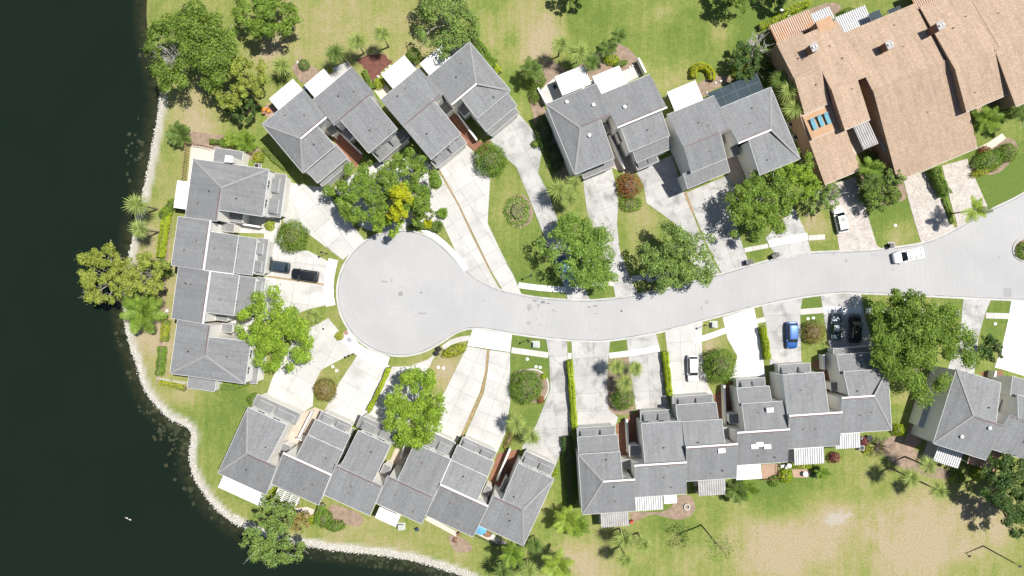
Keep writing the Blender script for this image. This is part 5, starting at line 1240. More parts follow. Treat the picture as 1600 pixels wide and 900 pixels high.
def palm(px, py, h, rm, label, shape='fan', kind='palm', n=None, name=None, cat='palm', up=0.0):
    rs = random.Random(label); p = W(px, py, h)
    root = empty(name or ('fan_palm' if shape == 'fan' else 'feather_palm'), (p.x, p.y, 0), 0); tag(root, label, cat)
    t = link('trunk', PTRUNK, root); t.scale = (0.36 if shape == 'fan' else 0.26, 0.36 if shape == 'fan' else .26, max(h, .2))
    n = n or (14 if shape == 'fan' else 13)
    for i in range(n):
        t_ = (i + .5) / n; el = math.radians(70 - 95 * t_ ** .6 + rs.uniform(-10, 10)) if shape == 'fan' else math.radians(58 - 75 * t_ + rs.uniform(-8, 8))
        az = i * 2.39996 + rs.uniform(-.25, .25)
        f = link('frond', frond_mesh(shape, kind, i % 3), root, (0.05 * math.cos(az), 0.05 * math.sin(az), h + .1))
        f.rotation_euler = (rs.uniform(-.25, .25), -el + up, az); s = rm * (0.98 if shape == 'fan' else 1.0) * rs.uniform(.88, 1.1); f.scale = (s, s, s)
    return root
pal = palm
pal(524, 84, 4.6, 1.7, 'dark fan palm beside the concrete patio, shortest of three lawn palms', kind='palmd')
pal(558, 66, 5.4, 1.7, 'pale fan palm in the middle of the three lawn palms')
pal(597, 53, 6.0, 1.6, 'tallest fan palm with its shadow on the red mulch')
pal(441, 104, 3.5, 1.7, 'pale clumping palm beside the first white awning', kind='palm')
pal(281, 210, 1.6, 2.0, 'dark cycad-like palm on the lake lawn', 'pin', 'palmd', 20, cat='palm')
pal(384, 222, 1.4, 1.9, 'green spreading palm beside the golden shrub', 'pin', 'mid', 20)
pal(362, 218, 1.0, 1.2, 'yellowish small palm above the white terrace', 'pin', 'palmy', 16)
pal(830, 108, 4.2, 1.9, 'dark palm at the west end of the mulch bed', 'pin', 'palmd', 15)
pal(876, 70, 5.6, 1.7, 'pale fan palm over the white side awning, westernmost of its clump')
pal(905, 82, 5.0, 1.8, 'dense fan palm in the middle of the clump by the white awnings')
pal(924, 97, 4.0, 1.6, 'low green fan palm at the east of the clump by the white awnings', kind='palmd')
pal(950, 75, 4.2, 1.6, 'feathery palm above the bright lime shrub', 'pin', 'palmd', 15)
pal(967, 57, 4.8, 1.3, 'small feathery palm at the lawn tip of the mulch bed', 'pin', 'palmd', 13)
pal(1218, 125, 4.2, 1.7, 'leafy fan palm between glazed porch and tan wall', kind='palmd')
pal(1232, 142, 5.0, 1.9, 'big fan palm against the tan end wall')
pal(1240, 170, 4.5, 1.9, 'lower fan palm against the tan end wall')
pal(872, 296, 4.6, 1.9, 'fan palm casting a star shadow on the long grey driveway')
pal(896, 288, 4.4, 1.6, 'fan palm at the corner of the hip-roofed end house')
pal(888, 312, 3.6, 1.6, 'lowest fan palm of the trio by the grey driveway')
pal(805, 662, 4.6, 1.8, 'fan palm casting a star shadow on the square-jointed driveway')
pal(830, 682, 3.8, 1.6, 'lower fan palm at the dark red entry court')
pal(962, 572, 4.6, 1.6, 'fan palm with a dark star shadow on the blotchy driveway')
pal(992, 576, 3.6, 1.4, 'fan palm at the white walk end of the palm bed')
pal(975, 598, 4.0, 1.6, 'fan palm in the middle of the palm bed')
pal(215, 320, 6.2, 1.9, 'upper of the two pale fan palms leaning over the rocks')
pal(218, 358, 6.2, 1.7, 'fan palm over the rocks, next to the lakeside pines')
pal(222, 488, 3.6, 3.4, 'large feathery palm on the bank below the overhanging pine', 'pin', 'mid', 14)
pal(255, 420, 1.4, 1.7, 'spiky cycad behind the lakeside row hedge', 'pin', 'palmd', 18)
pal(885, 812, 3.8, 2.3, 'areca palm clump at the corner of the weathered patio roof', 'pin', 'palmy', 14)
pal(902, 822, 2.8, 2.0, 'lower areca palm beside the weathered patio roof', 'pin', 'mid', 13)
pal(975, 842, 5.0, 1.7, 'fan palm close behind the weathered corrugated patio roof')
pal(1005, 850, 5.2, 1.6, 'fan palm with grey fronds on the lawn behind the ribbed roof')
pal(978, 874, 5.8, 1.5, 'fan palm standing farthest out on the lawn behind the end house')
pal(835, 852, 4.6, 1.6, 'dark fan palm at the lake path corner', kind='palmd')
pal(800, 866, 5.5, 2.0, 'bushy green palm behind the blue umbrella house', 'pin', 'mid', 16)
pal(825, 893, 5.5, 1.8, 'grey fan palm at the shoreline end')
pal(872, 882, 5.2, 2.6, 'yellow-green coconut palm on the grass path', 'pin', 'palmy', 13)
pal(785, 893, 5.0, 1.8, 'dark palm at the rock shoreline end', kind='palmd')
pal(1448, 728, 6.2, 1.7, 'fan palm nearest the screened porch with a long trunk')
pal(1422, 746, 6.0, 1.7, 'fan palm in the middle of the field palms')
pal(1466, 766, 6.4, 1.5, 'outermost fan palm on the field, grey-green')
pal(1522, 328, 5.6, 2.2, 'lone coconut palm leaning over the paver driveway', 'pin', 'palmy', 9)
pal(1542, 186, 5.0, 2.4, 'feathery palm in the corner garden of the tan row', 'pin', 'mid', 14)
pal(1560, 175, 3.6, 2.0, 'dark palm behind the feathery corner palm', 'pin', 'palmd', 13)
pal(1598, 175, 5.2, 2.2, 'palm at the far tan house wall', 'pin', 'palmd', 13)
pal(1358, 262, 4.0, 1.8, 'leafy palm between the two ribbed awnings and thicket', 'pin', 'mid', 13)
pal(1362, 285, 4.6, 1.8, 'fan palm above the garden thicket', kind='palmd')
pal(684, 353, .9, 1.0, 'dark round cycad beside the white walk', 'pin', 'palmd', 26, name='cycad')
pal(692, 333, .8, .9, 'green round cycad nearest the cream driveway', 'pin', 'hedge', 24, name='cycad')
pal(669, 350, .7, .9, 'yellow variegated agave by the white walk', 'pin', 'yellow', 18, name='agave')
pal(492, 493, .8, 1.4, 'pale spiky agave on the lawn wedge', 'fan', 'palm', 16, name='agave')
pal(1150, 768, 2.6, 1.9, 'dark bushy palm by the split patio roof', 'pin', 'palmd', 18)
pal(1168, 764, 2.2, 1.8, 'second bushy palm below the plain white patio roof', 'pin', 'mid', 16)
pal(1284, 738, 1.6, 1.2, 'small palm beside the terracotta terrace', 'pin', 'mid', 12)
pal(765, 65, 4.0, 1.5, 'grey fan palm in the shade of the open-crowned oak') if False else None
pal(738, 45, 5.0, 1.6, 'grey fan palm beneath the open-crowned oak')
# ------------------------------------------------------------------ cars
def paint(name, c, metal=0.0): return mat(name, c, 0.32, 0.03, 1.0, spec=0.5, metal=metal, coat=0.4)
M_TYRE = mat('tyre_rubber', (0.012, 0.012, 0.012), 0.8, 0.2, 5); M_RIM = mat('alloy_rim', (0.35, 0.35, 0.36), 0.35, 0.1, 4, metal=0.8)
M_CGLASS = mat('car_glass', (0.012, 0.02, 0.024), 0.12, 0.1, 1, spec=0.5); M_LIGHT = mat('lamp_lens', (0.55, 0.56, 0.58), 0.2, 0.05, 1); M_TAIL = mat('red_lens', (0.25, 0.01, 0.01), 0.25, 0.1, 1)
def car(px, py, ang, label, m, L=4.6, Wd=1.85, Hh=1.55, kind='suv', name='parked_car', door=False, rack=False, rearglass=True, sunroof=False):
    """ang: plan direction of the nose, degrees, y down"""
    p = W(px, py, 0.9); root = empty(name, (p.x, p.y, 0.05), math.atan2(-math.sin(math.radians(ang)), math.cos(math.radians(ang)))); tag(root, label, 'van' if name == 'van' else 'car')
    hw = Wd / 2; hl = L / 2; belt = Hh * 0.60
    hood = {'suv': .24, 'sedan': .27, 'van': .13}[kind]; trunk = {'suv': .02, 'sedan': .16, 'van': .01}[kind]
    # body loft
    st = [(-hl, .80, .42, belt * .80), (-hl + .07, .93, .30, belt * .95), (-hl + .35, 1.0, .24, belt * (1.0 if kind != 'sedan' else .98)), (-hl * .45, 1.0, .22, belt), (hl * .1, 1.0, .22, belt * .99), (hl - L * hood, .99, .22, belt * .95),
          (hl - L * hood * .45, .965, .23, belt * .88), (hl - .22, .90, .26, belt * .79), (hl - .06, .78, .34, belt * .66), (hl, .64, .42, belt * .52)]
    b = MB(); rings = []
    for (x, w, z0, z1) in st:
        w *= hw; pr = [(-w * .86, z0), (-w, z0 + (z1 - z0) * .35), (-w, z0 + (z1 - z0) * .72), (-w * .93, z1 - .02), (-w * .6, z1 + .025), (0, z1 + .045)]
        ring = pr + [(-y, z) for y, z in pr[-2::-1]]; rings.append([(x, y, z) for y, z in ring])
    n = len(rings[0])
    for a, c in zip(rings[:-1], rings[1:]):
        for k in range(n):
            k2 = (k + 1) % n; b.quad(a[k], c[k], c[k2], a[k2])
    b.add(rings[0], [tuple(range(n))]); b.add(rings[-1], [tuple(reversed(range(n)))])
    b.obj('body', m, root, smooth=True)
    # cabin
    xf, xr = hl - L * hood, -hl + L * trunk + .12
    rf = xf - {'suv': .62, 'sedan': .75, 'van': .55}[kind]; rr_ = xr + {'suv': .38, 'sedan': .62, 'van': .18}[kind]
    wb, wr = hw * .90, hw * .74; z0, z1 = belt - .04, Hh
    B = [Vector((xf, wb * .92, z0 - .02)), Vector((xf, -wb * .92, z0 - .02)), Vector((xr, -wb * .93, z0)), Vector((xr, wb * .93, z0))]
    T = [Vector((rf, wr * .94, z1 - .04)), Vector((rf, -wr * .94, z1 - .04)), Vector((rr_, -wr, z1 - .06)), Vector((rr_, wr, z1 - .06))]
    c = MB()
    for i in range(4): c.quad(B[i], B[(i + 1) % 4], T[(i + 1) % 4], T[i])
    c.obj('pillars', m, root)
    r = MB(); n1 = 6; g = []
    for i in range(n1 + 1):
        t = i / n1; x = T[0].x + (T[3].x - T[0].x) * t; w = T[0].y + (T[3].y - T[0].y) * t; cz = 0.045 * (1 - (2 * t - 1) ** 2)
        g.append([(x, y * w, z1 - .045 + (.045 * (1 - y * y)) + cz * .6) for y in (-1, -.6, 0, .6, 1)])
    for i in range(n1):
        for k in range(4): r.quad(g[i][k], g[i][k + 1], g[i + 1][k + 1], g[i + 1][k])
    r.obj('roof', m, root, smooth=True)
    def pane(nm, q, k=.08, off=.012):
        ce = sum(q, Vector()) / 4; nr = (q[1] - q[0]).cross(q[2] - q[0]).normalized()
        if nr.dot(ce - Vector((0, 0, Hh * .6))) < 0: nr = -nr
        v = [p_.lerp(ce, k) + nr * off for p_ in q]; w_ = [p_ - nr * .02 for p_ in v]
        s = MB(); s.add(v + w_, [(0, 1, 2, 3), (7, 6, 5, 4), (0, 4, 5, 1), (1, 5, 6, 2), (2, 6, 7, 3), (3, 7, 4, 0)]); s.obj(nm, M_CGLASS, root)
    pane('windshield', [B[0], B[1], T[1], T[0]], .07)
    if rearglass: pane('rear_window', [B[2], B[3], T[3], T[2]], .1)
    for (i, j) in ((1, 2), (3, 0)):
        a, d_, e, f_ = B[i], B[j], T[j], T[i]; mb_, mt = a.lerp(d_, .48), f_.lerp(e, .48)
        pane('side_window', [a, mb_, mt, f_], .1); pane('side_window', [mb_, d_, e, mt], .1)
    if sunroof or (kind == 'suv' and 'white' not in label and 'blue' not in label):
        s = MB(); s.box(rf - 1.0, rf - .25, -wr * .55, wr * .55, z1 - .005, z1 + .035); s.obj('sunroof', M_CGLASS, root)
    for sx in (-1, 1):
        for sy in (-1, 1):
            w = MB(); w.tube([(0, -.11, 0), (0, .11, 0)], .34, 14); o = w.obj('wheel', M_TYRE, root, (sx * L * .30 + .02, sy * (hw - .12), .34)); q = MB(); q.tube([(0, -.115, 0), (0, .115, 0)], .21, 10); q.obj('rim', M_RIM, o)
    for sy in (-1, 1):
        MB().box(-.06, .06, -.11, .11, -.07, .08).obj('mirror', m, root, (xf - .35, sy * (hw + .06), belt + .06))
        MB().box(-.12, .06, -.18, .18, -.07, .06).obj('headlight', M_LIGHT, root, (hl - .16, sy * hw * .66, belt * .66))
        MB().box(-.05, .07, -.14, .14, -.1, .1).obj('taillight', M_TAIL, root, (-hl + .06, sy * hw * .68, belt * .78))
    if door:
        MB().box(-.5, .5, 0, .09, -.45, .3).box(-.42, .38, .02, .06, .3, .62).obj('open_door', m, root, (hl - L * hood - .15, -hw - .08, .75), 0).rotation_euler = (0, 0, math.radians(-80))
    if rack:
        for k in (.35, 0, -.35): MB().box(-.03, .03, -wr * .95, wr * .95, 0, .05).obj('roof_bar', M_DARK, root, ((rf + rr_) / 2 + k * (rf - rr_), 0, z1 + .02))
    return root
car(432, 416, 188, 'slate blue-grey car with its front door open on the cream driveway', paint('slate_paint', (0.03, 0.045, 0.062), .2), 4.5, 1.85, 1.6, 'suv', door=True)
car(476, 430, 188, 'black car parked behind the slate blue one', paint('black_paint', (0.006, 0.007, 0.009)), 4.7, 1.9, 1.65, 'suv')
car(1314, 343, 257, 'white sedan with a dark sunroof on the paver driveway', paint('white_paint', (0.62, 0.62, 0.63)), 4.6, 1.85, 1.5, 'suv', sunroof=True)
car(1420, 399, 168, 'white van with roof bars driving on the road', paint('van_white', (0.66, 0.66, 0.67)), 5.2, 2.0, 1.8, 'suv', name='van', rack=True)
car(1238, 524, 90, 'bright blue car on the grey jointed driveway', paint('blue_paint', (0.015, 0.09, 0.30), .2), 4.6, 1.9, 1.7, 'suv')
car(1083, 576, 89, 'white car on the cream driveway beside the hedge', paint('pearl_paint', (0.60, 0.60, 0.60)), 4.6, 1.9, 1.6, 'suv')
car(1307, 511, 272, 'dark slate car in the oak shade, nearer the brown shrub', paint('dark_slate_paint', (0.03, 0.055, 0.075), .3), 4.5, 1.8, 1.5, 'sedan')
car(1337, 514, 272, 'black car deep in the oak shade', paint('charcoal_paint', (0.012, 0.014, 0.017)), 4.9, 1.9, 1.7, 'suv')
car(884, 421, 62, 'blue car hidden under the feathery tree', paint('azure_paint', (0.02, 0.12, 0.36), .2), 4.4, 1.8, 1.55, 'suv')
car(1030, 428, 345, 'silver car tucked under the grey-green oak', paint('silver_paint', (0.36, 0.39, 0.42), .5), 4.6, 1.85, 1.5, 'sedan')
car(1414, 488, 90, 'pale car glimpsed under the largest oak', paint('ice_paint', (0.5, 0.54, 0.58), .2), 4.6, 1.85, 1.55, 'suv')

# ------------------------------------------------------------------ street furniture and garden things
def bin_(px, py, rz, label):
    p = W(px, py, .5); o = empty('trash_bin', (p.x, p.y, 0.05), rz); tag(o, label, 'trash bin')
    b = MB(); b.prism([(-.3, -.36, 1.0), (.3, -.36, 1.0), (.3, .36, 1.0), (-.3, .36, 1.0)], [(-.23, -.27, .02), (.23, -.27, .02), (.23, .27, .02), (-.23, .27, .02)]); b.obj('bin_body', M_BLACKP, o)
    MB().box(-.33, .33, -.40, .38, 1.003, 1.08).box(-.2, .2, .40, .46, .92, .99).obj('lid', M_BLACKP, o)
    for s in (-1, 1): MB().tube([(s * .2 - .04, .33, .12), (s * .2 + .04, .33, .12)], .12, 10).obj('wheel', M_TYRE, o)
for a in ((1167, 410, .1, 'black trash bin at the curb, left of its twin by the verge square'), (1172.5, 409.5, .1, 'black trash bin at the curb touching the verge square'), (1208, 401, .5, 'black trash bin by the bright walk'), (1213, 398.5, .5, 'black trash bin turned beside the bright walk driveway'),
          (686.5, 545, .6, 'black bin at the tip of the yellow-green clipped shrub'), (683, 551.5, .6, 'black bin behind the clipped-shrub bin'), (1391, 384, .1, 'black bin on the small concrete pad by the van')): bin_(*a)
patch('bin_pad', [(1387, 378), (1398, 378), (1399, 388), (1388, 390)], M_CONCG, 'small concrete pad under the bin by the van', 'pad', .05)
def lamp(px, py, label, h=3.5):
    p = W(px, py, 0); o = empty('lamp_post', (p.x, p.y, 0)); tag(o, label, 'lamp post')
    MB().lathe([(.13, -.05), (.13, .12), (.06, .2), (.05, h - .35)], 8).obj('post', M_DARK, o)
    MB().lathe([(.07, h - .35), (.16, h - .05), (.15, h)], 8).obj('lantern', mat('frosted_lantern', (0.6, 0.6, 0.58), 0.4, 0.05, 2), o); MB().lathe([(.22, h + .003), (.05, h + .16)], 8).obj('cap', M_DARK, o)
lamp(829, 431, 'black lamp post on the verge beside the white north walk'); lamp(825, 531, 'black lamp post on the south verge beside the utility box'); lamp(1012, 452, 'black lamp post on the verge by the silver car')
lamp(511, 396, 'black lamp post on the lawn wedge by the two dark cars'); lamp(552, 553, 'black lamp post at the tip of the clipped lawn wedge'); lamp(1101, 508, 'black lamp post on the verge by the white car driveway')
def streetlight():
    p = W(1536, 853, 0); o = empty('street_light', (p.x, p.y, 0)); tag(o, 'tall dark street light pole standing on the open field', 'street light')
    MB().tube([(0, 0, -.1), (0, 0, 4), (0, 0, 7.4)], [.12, .10, .08], 8).obj('pole', M_DARK, o); MB().tube([(0, 0, 7.2), (.3, -.2, 7.5), (.6, -.4, 7.55)], .05, 6).obj('arm', M_DARK, o); MB().box(.5, 1.0, -.6, -.3, 7.48, 7.6).obj('lamp_head', M_DARK, o)
streetlight()
def simple(name, b, m, px, py, label, cat, rz=0, h=0, z=0.0): 
    p = W(px, py, h); return tag(b.obj(name, m, None, (p.x, p.y, h + z), rz), label, cat)
UB = mat('utility_green_grey', (0.36, 0.39, 0.36), 0.6, 0.08, 1)
def ubox(px, py, label):
    o = simple('utility_box', MB().box(-.42, .42, -.42, .42, 0, .75), UB, px, py, label, 'utility box'); MB().box(-.46, .46, -.46, .46, .75, .82).obj('lid', UB, o); MB().box(-.7, .7, -.6, .6, 0, .05).obj('pad', M_CONC, o)
ubox(837, 538, 'pale utility box on the verge beside a lamp post'); ubox(1115, 507, 'pale utility box on the verge by the white car driveway'); ubox(627, 822, 'small pale box on the grass behind the white patio roof')
CV = MB().lathe([(.26, -.05), (.26, .05), (.22, .06)], 14)
for px, py, lab in ((837.5, 573, 'white round cover on the grass above the curved curb'), (844, 574, 'white round cover nearer the driveway above the curved curb'), (520, 573, 'white round cover on the lawn wedge, nearer the lamp'), (526, 579, 'white round cover on the lawn wedge, nearer the brown bush'),
                    (685, 574, 'white round cover on the dry lawn strip, nearer the bins'), (693, 575, 'white round cover on the dry lawn strip, nearer the square-jointed drive'), (1262.5, 498, 'white round cover by the brown shrub, nearer the blue car'), (1271, 497, 'white round cover by the brown shrub, nearer the shaded cars'),
                    (824, 561, 'small white cover below the walk by the lamp'), (1399, 352, 'white round cover on the lawn between paver driveways'), (1555, 506, 'white cover on the far lawn square')):
    simple('valve_cover', CV, M_WHITE, px, py, lab, 'cover')
for px, py, r_, m, lab in ((626, 459, .42, mat('manhole_iron', (0.24, 0.225, 0.225), .7, .2, 3), 'round manhole cover in the middle of the turning circle'), (541, 520, .4, mat('manhole_red', (0.3, 0.17, 0.16), .7, .2, 3), 'reddish manhole cover on the white walk'), (658, 457, .12, M_DARK, 'tiny valve lid in the turning circle'), (971, 486, .16, M_DARK, 'small dark valve lid in the road'), (505, 514, .18, M_DARK, 'small lid on the cream driveway')):
    b = MB().lathe([(r_, 0), (r_, .02), (r_ * .8, .025), (r_ * .78, .018)], 18); simple('manhole_cover', b, m, px, py, lab, 'manhole', z=.05 if px < 560 else .014)
g = MB()
for i in range(7): g.box(-.34 + i * .1, -.28 + i * .1, -.3, .3, 0, .03)
g.box(-.4, .4, .3, .38, 0, .035).box(-.4, .4, -.38, -.3, 0, .035)
simple('storm_grate', g, mat('grate_iron', (0.2, 0.2, 0.26), .6, .2, 3), 546, 531, 'bluish storm drain grate on the white walk', 'grate', rz=.6, z=.06)
ST = mat('tar_stain', (0.20, 0.20, 0.20), .9, .25, 2.0, fine=.3); ST2 = mat('faint_oil_stain', (0.29, 0.29, 0.29), .9, .1, 2.0, fine=.2)
def stain(px, py, rx, ry, m, seed):
    rs = random.Random(seed); k = [rs.uniform(.6, 1.25) for _ in range(14)]; c = W(px, py)
    pts = [(c.x + rx * S * k[i] * math.cos(i / 14 * 6.283), c.y + ry * S * k[i] * math.sin(i / 14 * 6.283), .0165) for i in range(14)]
    MB().add(pts, [tuple(range(14))]).obj('road_stain', m, ROAD)
for i, (x, y, a, b_, m) in enumerate(((827, 480, 4, 6, ST2), (841, 478, 2.5, 4, ST2), (836, 470, 3.5, 1.5, ST), (848, 472, 5, 2, ST), (857, 474, 3, 1.2, ST), (864, 485, 1.5, 1, ST), (868, 487, 1.2, 1, ST), (826, 505, 4.5, 3.5, ST2), (838, 498, 1.5, 1.8, ST2), (930, 478, 4, 1.2, ST), (920, 480, 2, 1.5, ST), (1104, 472, 3.5, 4, ST2), (1096, 482, 2, 3, ST2), (1322, 408, 3, 3, ST2), (1302, 397, 6, 1.2, ST2), (1366, 398, 4, 1, ST2), (1395, 422, 1.5, 2, ST2), (755, 470, 3, 1, ST2), (600, 440, 6, 2, ST2), (660, 490, 8, 2, ST2), (930, 490, 3, 1, ST2), (1018, 466, 2, 1, ST), (612, 438, 1.2, 4, ST2), (1560, 402, 1.2, 1.2, ST), (842, 507, 1, 1, ST), (932, 514, 1.6, 1, ST2))): stain(x, y, a, b_, m, i)
MB().add([(*W(a, b_).xy, .0168) for a, b_ in ((1568, 464), (1580, 464), (1580, 450), (1568, 450))], [(0, 1, 2, 3)]).obj('road_patch', ST2, ROAD)

def ac(px, py, label, rz=0, h=0.0):
    p = W(px, py, h); o = empty('air_conditioner', (p.x, p.y, h), rz); tag(o, label, 'air conditioner'); b = MB(); b.box(-.42, .42, -.42, .42, 0, .85); b.obj('cabinet', mat('ac_grey', (0.34, 0.34, 0.33), .6, .1, 3), o)
    MB().lathe([(.34, .853), (.34, .9), (.28, .91)], 14).obj('fan_guard', M_DARK, o); MB().box(-.55, .55, -.55, .55, -.02, .04).obj('pad', M_CONCG, o)
ac(404, 260, 'air conditioner beside the golden round shrub'); ac(1233, 196, 'air conditioner in the gap by the tan wall, nearer the palms'); ac(1240, 216, 'air conditioner in the gap by the tan wall, nearer the yellow-green tree'); ac(1428, 71, 'air conditioner on the tan flat roof court', h=0); ac(1343, 698, 'air conditioner beside the ribbed patio roof of the oak-dappled house')
def chair(px, py, rz, m, label, h=0.035):
    p = W(px, py, h); o = empty('garden_chair', (p.x, p.y, h), rz); tag(o, label, 'chair'); MB().box(-.28, .28, -.28, .28, .40, .47).obj('seat', m, o); MB().box(-.28, .28, .24, .30, .47, .95).obj('backrest', m, o)
    for sx in (-1, 1):
        for sy in (-1, 1): MB().box(sx * .24 - .03, sx * .24 + .03, sy * .22 - .03, sy * .22 + .03, 0, .40).obj('leg', m, o)
def table(px, py, r_, m, label, h=0.035):
    p = W(px, py, h); o = empty('garden_table', (p.x, p.y, h)); tag(o, label, 'table'); MB().lathe([(r_, .70), (r_, .74)], 16).obj('table_top', m, o); MB().lathe([(.25, 0), (.05, .06), (.05, .70)], 8).obj('pedestal', m, o)
OR = mat('orange_cushion', (0.62, 0.24, 0.04), .8, .1, 2); WP = mat('white_plastic', (0.6, 0.6, 0.6), .5, .05, 2); NV = mat('navy_mesh', (0.03, 0.05, 0.10), .6, .1, 2); BR = mat('brown_wood', (0.22, 0.12, 0.07), .7, .2, 3); RD = mat('red_plastic', (0.45, 0.06, 0.04), .5, .1, 2)
chair(421, 174, .5, OR, 'orange garden chair beside the first awning, on the house side'); chair(414, 172, 2.2, OR, 'orange garden chair beside the first awning, on the shrub side'); table(414, 177, .35, BR, 'small dark table between the orange chairs')
chair(479, 139, .7, NV, 'navy chair beneath the second white awning'); chair(481.5, 144, 2.4, NV, 'second navy chair, further under the awning'); chair(646, 103, .6, NV, 'navy chair beside the small clipped shrub')
chair(867, 137, .4, NV, 'navy chair in the dark gap of the side patio'); chair(1221, 727, .2, WP, 'white chair beside the terracotta balcony'); chair(1227, 729, 1.2, WP, 'white chair at the lime shrub'); table(1231, 726, .4, WP, 'white round table between the white chairs'); table(1256, 739, .45, WP, 'white table on the terracotta terrace'); chair(1273, 741, 2.6, mat('pale_blue_plastic', (0.25, 0.36, 0.55), .5, .1, 2), 'pale blue chair beside the terracotta terrace')
table(1356, 683, .5, M_DARK, 'dark round grill table by the ribbed roof'); chair(986.5, 814, .3, RD, 'red chair at the weathered patio roof corner'); chair(717, 833, .4, BR, 'brown wooden chair on the long pale patio'); chair(712, 842, 2.9, BR, 'brown wooden chair on the bare earth patch'); chair(652, 826, .3, NV, 'dark chair at the white divider behind the lakeside row')
table(762, 832, .6, BR, 'brown square table under the blue umbrella house eave'); chair(770, 836, 1.2, WP, 'white chair next to the blue umbrella'); chair(1345, 684, 1, WP, 'white chair by the dark round grill')
def umbrella(px, py, label):
    h = 2.4; p = W(px, py, h); o = empty('patio_umbrella', (p.x, p.y, .04)); tag(o, label, 'umbrella'); m = mat('sky_blue_canvas', (0.12, 0.34, 0.50), .8, .06, 2)
    MB().lathe([(1.15, 2.0), (.6, 2.25), (.03, 2.45)], 8).obj('canopy', m, o); MB().tube([(0, 0, 0), (0, 0, 2.5)], .03, 6).obj('pole', M_WHITE, o); MB().lathe([(.25, 0), (.22, .08)], 10).obj('base', M_DARK, o)
umbrella(751, 827, 'sky-blue patio umbrella behind the lakeside row')
def railing(pts, label, m, h=1.0, name='railing'):
    P = [W(*p) for p in pts]; c = P[0]; o = empty(name, (c.x, c.y, 0)); tag(o, label, 'railing' if name == 'railing' else 'fence')
    for a, b_ in zip(P[:-1], P[1:]):
        a = a - c; b_ = b_ - c; MB().tube([a + Vector((0, 0, h)), b_ + Vector((0, 0, h))], .04, 5).obj('top_rail', m, o); MB().tube([a + Vector((0, 0, .15)), b_ + Vector((0, 0, .15))], .03, 5).obj('bottom_rail', m, o)
        n = max(2, int((b_ - a).length / .45))
        for i in range(n + 1): q = a.lerp(b_, i / n); MB().box(q.x - .03, q.x + .03, q.y - .03, q.y + .03, 0, h).obj('baluster', m, o)
railing([(740, 833), (776, 850), (786, 842)], 'black patio railing around the blue umbrella', M_DARK)
railing([(296, 227), (293, 255), (290, 285), (288, 330)], 'brown slatted fence along the lake side of the white terrace', BR, 1.5, 'slatted_fence'); railing([(297, 226), (316, 228.5), (335, 233)], 'brown slatted fence along the top of the white terrace', BR, 1.5, 'slatted_fence')
railing([(1190, 748), (1214, 746), (1215, 724)], 'brown brick-red rail around the terracotta balcony', BR, 1.0)
railing([(540, 93), (552, 108), (566, 126)], 'tan board fence between concrete patio and red mulch', mat('tan_wood', (0.42, 0.30, 0.16), .8, .1, 2), 1.6, 'slatted_fence'); railing([(250, 590), (270, 594), (294, 598)], 'white low fence at the corner of the lakeside end house', M_WHITE, 1.1, 'slatted_fence'); railing([(494, 815), (508, 786)], 'pale low fence beside the bare plot', M_WHITE, 1.1, 'slatted_fence')
def lounger(px, py, label, h=5.25):
    p = W(px, py, h); o = empty('sun_lounger', (p.x, p.y, h), BG.rz); tag(o, label, 'lounger'); m = mat('teal_sling', (0.11, 0.27, 0.34), .7, .08, 2)
    MB().box(-.34, .34, -.95, .45, .28, .36).obj('seat_pad', m, o); MB().prism([(-.34, .45, .36), (.34, .45, .36), (.34, .95, .62), (-.34, .95, .62)], [(-.34, .45, .28), (.34, .45, .28), (.34, .95, .54), (-.34, .95, .54)]).obj('backrest', m, o)
    for sx in (-1, 1):
        for y in (-.85, .4): MB().box(sx * .3 - .03, sx * .3 + .03, y - .03, y + .03, 0, .28).obj('leg', M_DARK, o)
lounger(1270, 194.5, 'teal lounger on the tan sun deck, closest to the deck edge wall'); lounger(1281, 189.5, 'teal lounger in the middle of the tan sun deck'); lounger(1291.5, 185.5, 'teal lounger beside the dark wall slot of the sun deck')
simple('fire_ring', MB().lathe([(.34, .02), (.36, .32), (.55, .34), (.55, 0)], 16), M_CONC, 1073, 791.5, 'round concrete fire ring on the bare earth', 'fire ring')
for px, py, lab in ((251, 494, 'round stepping stone nearest the lakeside pines'), (256, 490, 'round stepping stone in the middle of the brown walk'), (261, 485.5, 'round stepping stone nearest the hedge')): simple('stepping_stone', MB().lathe([(.3, 0), (.3, .045), (.26, .05)], 14), M_CONC, px, py, lab, 'stone', z=.03)
RK = mat('white_border_stone', (0.55, 0.52, 0.48), .9, .15, 3)
for i, (px, py) in enumerate(((585, 134), (586, 126), (591, 120), (597, 114), (603, 109), (609, 104), (465, 98), (984, 105), (988, 103), (1104, 145), (1118, 130), (1126, 127))):
    b = MB(); rs = random.Random(i); b.lathe([(.16, -.05), (.28 * rs.uniform(.8, 1.2), .06), (.2, .2), (.08, .25)], 7); o = simple('border_stone', b, RK, px, py, 'pale border stone edging a mulch bed', 'stone', rz=rs.random() * 6); o['group'] = 'pale border stones along the beds'; o.scale = (1.1, rs.uniform(.7, 1), 1)
def bird(px, py, rz, label):
    p = W(px, py); o = empty('water_bird', (p.x, p.y, -.32), rz); tag(o, label, 'bird'); o.scale = (.6, .6, .6); m = mat('white_feathers', (0.6, 0.58, 0.54), .8, .1, 4)
    pts = [(-.42, .10), (-.3, .14), (-.1, .2), (.1, .2), (.25, .17), (.34, .28), (.36, .42), (.42, .46), (.52, .44)]; rad = [.02, .1, .17, .17, .11, .06, .055, .07, .015]
    MB().tube([(x, 0, z) for x, z in pts], rad, 8).obj('body', m, o, smooth=True)
BS = .6
bird(197, 810, 2.6, 'white water bird leading on the dark lake'); bird(202, 812.5, 2.7, 'white water bird following behind on the dark lake')
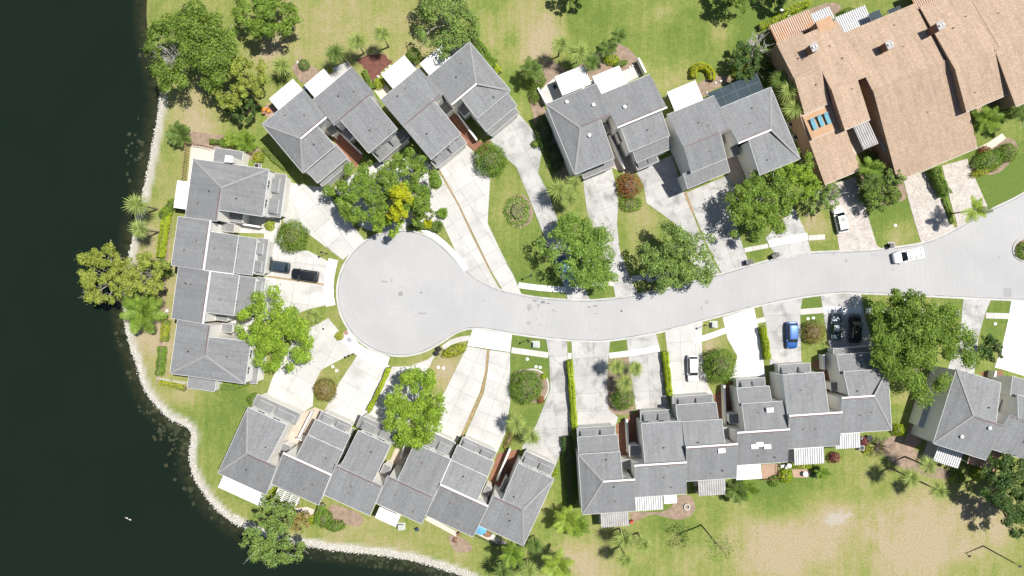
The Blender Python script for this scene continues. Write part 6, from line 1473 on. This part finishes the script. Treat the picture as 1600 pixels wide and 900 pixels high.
simple('bench', MB().box(-.9, .9, -.2, .2, .4, .47).box(-.8, -.7, -.18, .18, 0, .4).box(.7, .8, -.18, .18, 0, .4), M_WHITE, 1225, 21, 'pale bench at the yellow hedge', 'bench', rz=-.6)

# floating weed along the shore
def weeds():
    r = np.random.RandomState(11); V = []; F = []; c = [(262, 668, 26, 18, 200), (280, 690, 14, 25, 120), (300, 760, 10, 25, 60), (640, 884, 60, 6, 160), (560, 872, 50, 5, 130), (228, 640, 16, 12, 50), (205, 565, 5, 30, 40), (198, 250, 6, 40, 30), (215, 230, 5, 30, 40), (690, 896, 30, 6, 90), (185, 500, 8, 30, 40), (340, 800, 14, 16, 50)]
    for (cx, cy, sx, sy, n) in c:
        for k in range(n // 3):
            x, y = cx + r.randn() * sx * .6, cy + r.randn() * sy * .6; p = W(x, y)
            if shore_d(np.array([p.x]), np.array([p.y]))[0] < 0.1: continue
            s = .12 + .35 * r.rand() ** 2; b = len(V); m = 7
            for i in range(m): q = s * (.6 + .7 * r.rand()); V.append((p.x + q * math.cos(i / m * 6.283), p.y + q * math.sin(i / m * 6.283), -.292 + .003 * r.rand()))
            F.append(tuple(range(b, b + m)))
    me = bpy.data.meshes.new('floating_weed'); me.from_pydata(V, [], F); me.materials.append(mat('pond_weed', (0.028, 0.034, 0.015), .8, .4, .8)); me.update()
    tag(link('floating_weed', me), 'olive floating weed in patches along the rock shoreline', 'pond weed', kind='stuff')
weeds()
for i, (px, py) in enumerate(((241, 687), (258, 728), (272, 750), (217, 85), (205, 223), (201, 282), (187, 539), (268, 703))):
    rs = random.Random(i); p = W(px, py); k = [rs.uniform(.7, 1.2) for _ in range(12)]; rr = rs.uniform(.25, .4)
    o = MB().add([(rr * k[j] * math.cos(j / 12 * 6.283), rr * k[j] * math.sin(j / 12 * 6.283), 0) for j in range(12)], [tuple(range(12))]).obj('weed_mat', mat('brown_weed_mat', (0.034, 0.034, 0.016), .8, .3, 2), None, (p.x, p.y, -.288)); tag(o, 'small brown weed mat floating off the rocks', 'pond weed', 'brown weed mats off the shore')
